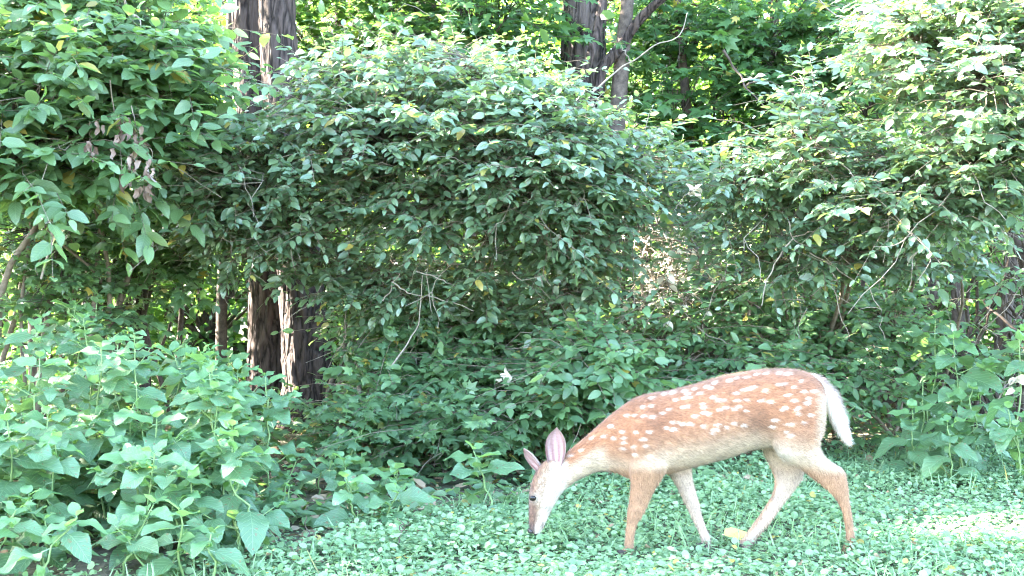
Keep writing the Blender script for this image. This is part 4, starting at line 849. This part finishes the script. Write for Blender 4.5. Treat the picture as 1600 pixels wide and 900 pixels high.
def hairs(V, VN, Tr, c, n, length, width, flow, seed, lift=.35):
    r = np.random.default_rng(seed)
    a, b, d = V[Tr[:, 0]], V[Tr[:, 1]], V[Tr[:, 2]]
    ar = np.linalg.norm(np.cross(b-a, d-a), axis=1); t = r.choice(len(Tr), n, p=ar/ar.sum())
    u, v = r.random((2, n)); fl = u+v > 1; u[fl], v[fl] = 1-u[fl], 1-v[fl]; w_ = 1-u-v
    f = lambda Q: Q[Tr[t, 0]]*w_[:, None]+Q[Tr[t, 1]]*u[:, None]+Q[Tr[t, 2]]*v[:, None]
    P, Nn, C = f(V), nrm(f(VN)), f(c); fw = f(flow)
    fw = nrm(nrm(fw - (fw*Nn).sum(-1, keepdims=True)*Nn) + r.normal(size=(n, 3))*.18 + Nn*lift*r.uniform(.5, 1.2, (n, 1)))
    sd = nrm(np.cross(fw, Nn)); l = (length*r.uniform(.6, 1.3, n))[:, None]
    q = np.stack([P-Nn*.001-sd*width, P-Nn*.001+sd*width, P+fw*l-Nn*l*.12], 1)
    C = np.clip(C*r.uniform(.55, 1.3, (n, 1)), .01, .9)
    return q.reshape(-1, 3), np.arange(3*n).reshape(-1, 3), np.repeat(C, 3, 0)
flow = np.zeros((n, 3)); flow[:, 0] = 1; flow[:, 2] = -.35
flow = flow*(1-isleg[:, None]) + np.array([.25, 0, -1])*isleg[:, None]
flow = flow*(1-hd[:, None]) + np.array([.3, 0, 1.])*hd[:, None]
flow = flow*(1-(neck*(1-hd))[:, None]) + np.array([1, 0, .35])*(neck*(1-hd))[:, None]
hV, hT, hC = hairs(V, VN, Tr, c, 130000, .015, .0008, flow, 1, .45)
me = mesh('fur', hV-org, hT, M['fur'], smooth=False); paint(me, hC); tag(obj('fur', me, fawn), kind='stuff')
# tail
tv, tt_ = loft([((1266, 584), (1272, 600), .014), ((1279, 588), (1276, 607), .02), ((1293, 598), (1280, 617), .024), ((1307, 614), (1288, 634), .026), ((1316, 638), (1295, 652), .025), ((1322, 662), (1305, 668), .019), ((1326, 680), (1317, 684), .009), ((1327, 689), (1325, 690), .002)], sub=6)
tn = nrm(tv-np.array([tv[max(0, i-40):i+40].mean(0) for i in range(len(tv))]))
tx, ty, _ = to_px(tv)
tcol = np.repeat(white[None]*1.25, len(tv), 0)
out_ = ss(tx-np.interp(ty, [584, 600, 612, 636, 665, 690], [1270, 1292, 1303, 1313, 1321, 1327]), -5, 3)
tcol = blend(tcol, K_*np.array([.26, .13, .08]), .85*out_*(1-ss(ty, 620, 668)))
me = mesh('tail', tv-org, tt_, M['fur']); paint(me, tcol); tail = obj('tail', me, fawn)
tf = np.zeros_like(tv); tf[:, 0] = .45; tf[:, 2] = -1
hV, hT, hC = hairs(tv, tn, tt_, tcol, 9000, .026, .0009, tf, 2, .3)
me = mesh('tail_fur', hV-org, hT, M['fur'], smooth=False); paint(me, hC); tag(obj('tail_fur', me, tail), kind='stuff')
# ears: cupped, with a thickness
def ear(base, tip, half, open_dir, yo0, yo1, name_label=None, cup=.55):
    b, t_ = wp(*base, FD+yo0), wp(*tip, FD+yo1); ax = t_-b; l = np.linalg.norm(ax); ax /= l
    od = np.asarray(open_dir, float); od = nrm(od-(od@ax)*ax); sd = np.cross(ax, od)
    nu, nv = 18, 13; front = []; back = []; col = []; colb = []
    for i in range(nu):
        u = i/(nu-1); w = half*(.34+1.6*u*(1-u)**.75)*(1-u**9)/.98 if u < 1 else .001
        for j in range(nv):
            s = -1+2*j/(nv-1)
            p = b+ax*l*(u-.06)+sd*w*s*(1-.12*s*s) - od*w*cup*(1-s*s)*(1.1-.5*u) + od*w*.12
            front.append(p); back.append(p-od*.0045*(1-.6*abs(s))-od*.001)
            e = min(1, abs(s)**2*1.1+max(0, u-.8)*3)
            col.append(K_*(np.array([.40, .25, .245])*(1-e)+np.array([.22, .13, .11])*e) + .10*math.sin(s*11+u*5)*(1-u)); colb.append(K_*np.array([.36, .23, .17]))
    Vv = np.array(front+back); k = nu*nv; Tt = []
    for i in range(nu-1):
        for j in range(nv-1):
            a = i*nv+j; Tt += [(a, a+1, a+nv+1), (a, a+nv+1, a+nv), (k+a, k+a+nv+1, k+a+1), (k+a, k+a+nv, k+a+nv+1)]
        for a in (i*nv, i*nv+nv-1): Tt += [(a, a+nv, k+a), (k+a, a+nv, k+a+nv)]
    cc = np.clip(np.array(col+colb), .05, .85)
    me = mesh('ear', Vv-org, Tt, M['fur']); paint(me, cc); return obj('ear', me, fawn)
ear((867, 731), (870, 664), .050, (-.25, -1, .1), -.022, -.04)
ear((846, 739), (816, 699), .036, (-.75, -.55, -.35), .018, .03, cup=.6)
# eyes, nose, hooves
M['eye'] = rough_mat('eye_surface', (.008, .006, .005), (.015, .01, .008), 5, 0, rough=.08)
M['nose'] = rough_mat('nose_skin', (.02, .016, .016), (.05, .04, .04), 120, .4, .002, rough=.4)
M['hoof'] = rough_mat('hoof_horn', (.02, .016, .013), (.06, .045, .035), 60, .3, .002, rough=.5)
for yo_ in (-.040, .034):
    v_, t_ = swell(832.5, 778.5, yo_, .0115, .0095, .006); obj('eye', mesh('eye', v_-org, t_, M['eye']), fawn)
v_, t_ = swell(829.5, 829, 0, .0125, .0105, .0185); obj('nose', mesh('nose', v_-org, t_, M['nose']), fawn)
for (a, b, yo_) in [((1308, 868), (1326, 872), -.055), ((1146, 853), (1163, 860), .06), ((964, 866), (984, 870), -.05), ((1087, 855), (1107, 858), .05)]:
    for s in (-1, 1):                                # two toes to a hoof
        v_, t_ = loft([((a[0]+1, a[1]-7), (b[0], b[1]-9), .006), ((a[0]-1, a[1]-2), (b[0]+1, b[1]-2), .0075), ((a[0]-4, a[1]+3), (b[0]+1, b[1]+3), .008), ((a[0]-6, a[1]+7), (b[0]+1, b[1]+5), .007)], yo_+s*.0085, 3, 12)
        obj('hoof', mesh('hoof', v_-org, t_, M['hoof']), fawn)
print('done', len(COL.objects), 'tris', sum(len(m.polygons) for m in bpy.data.meshes), round(time.time()-T0, 1))
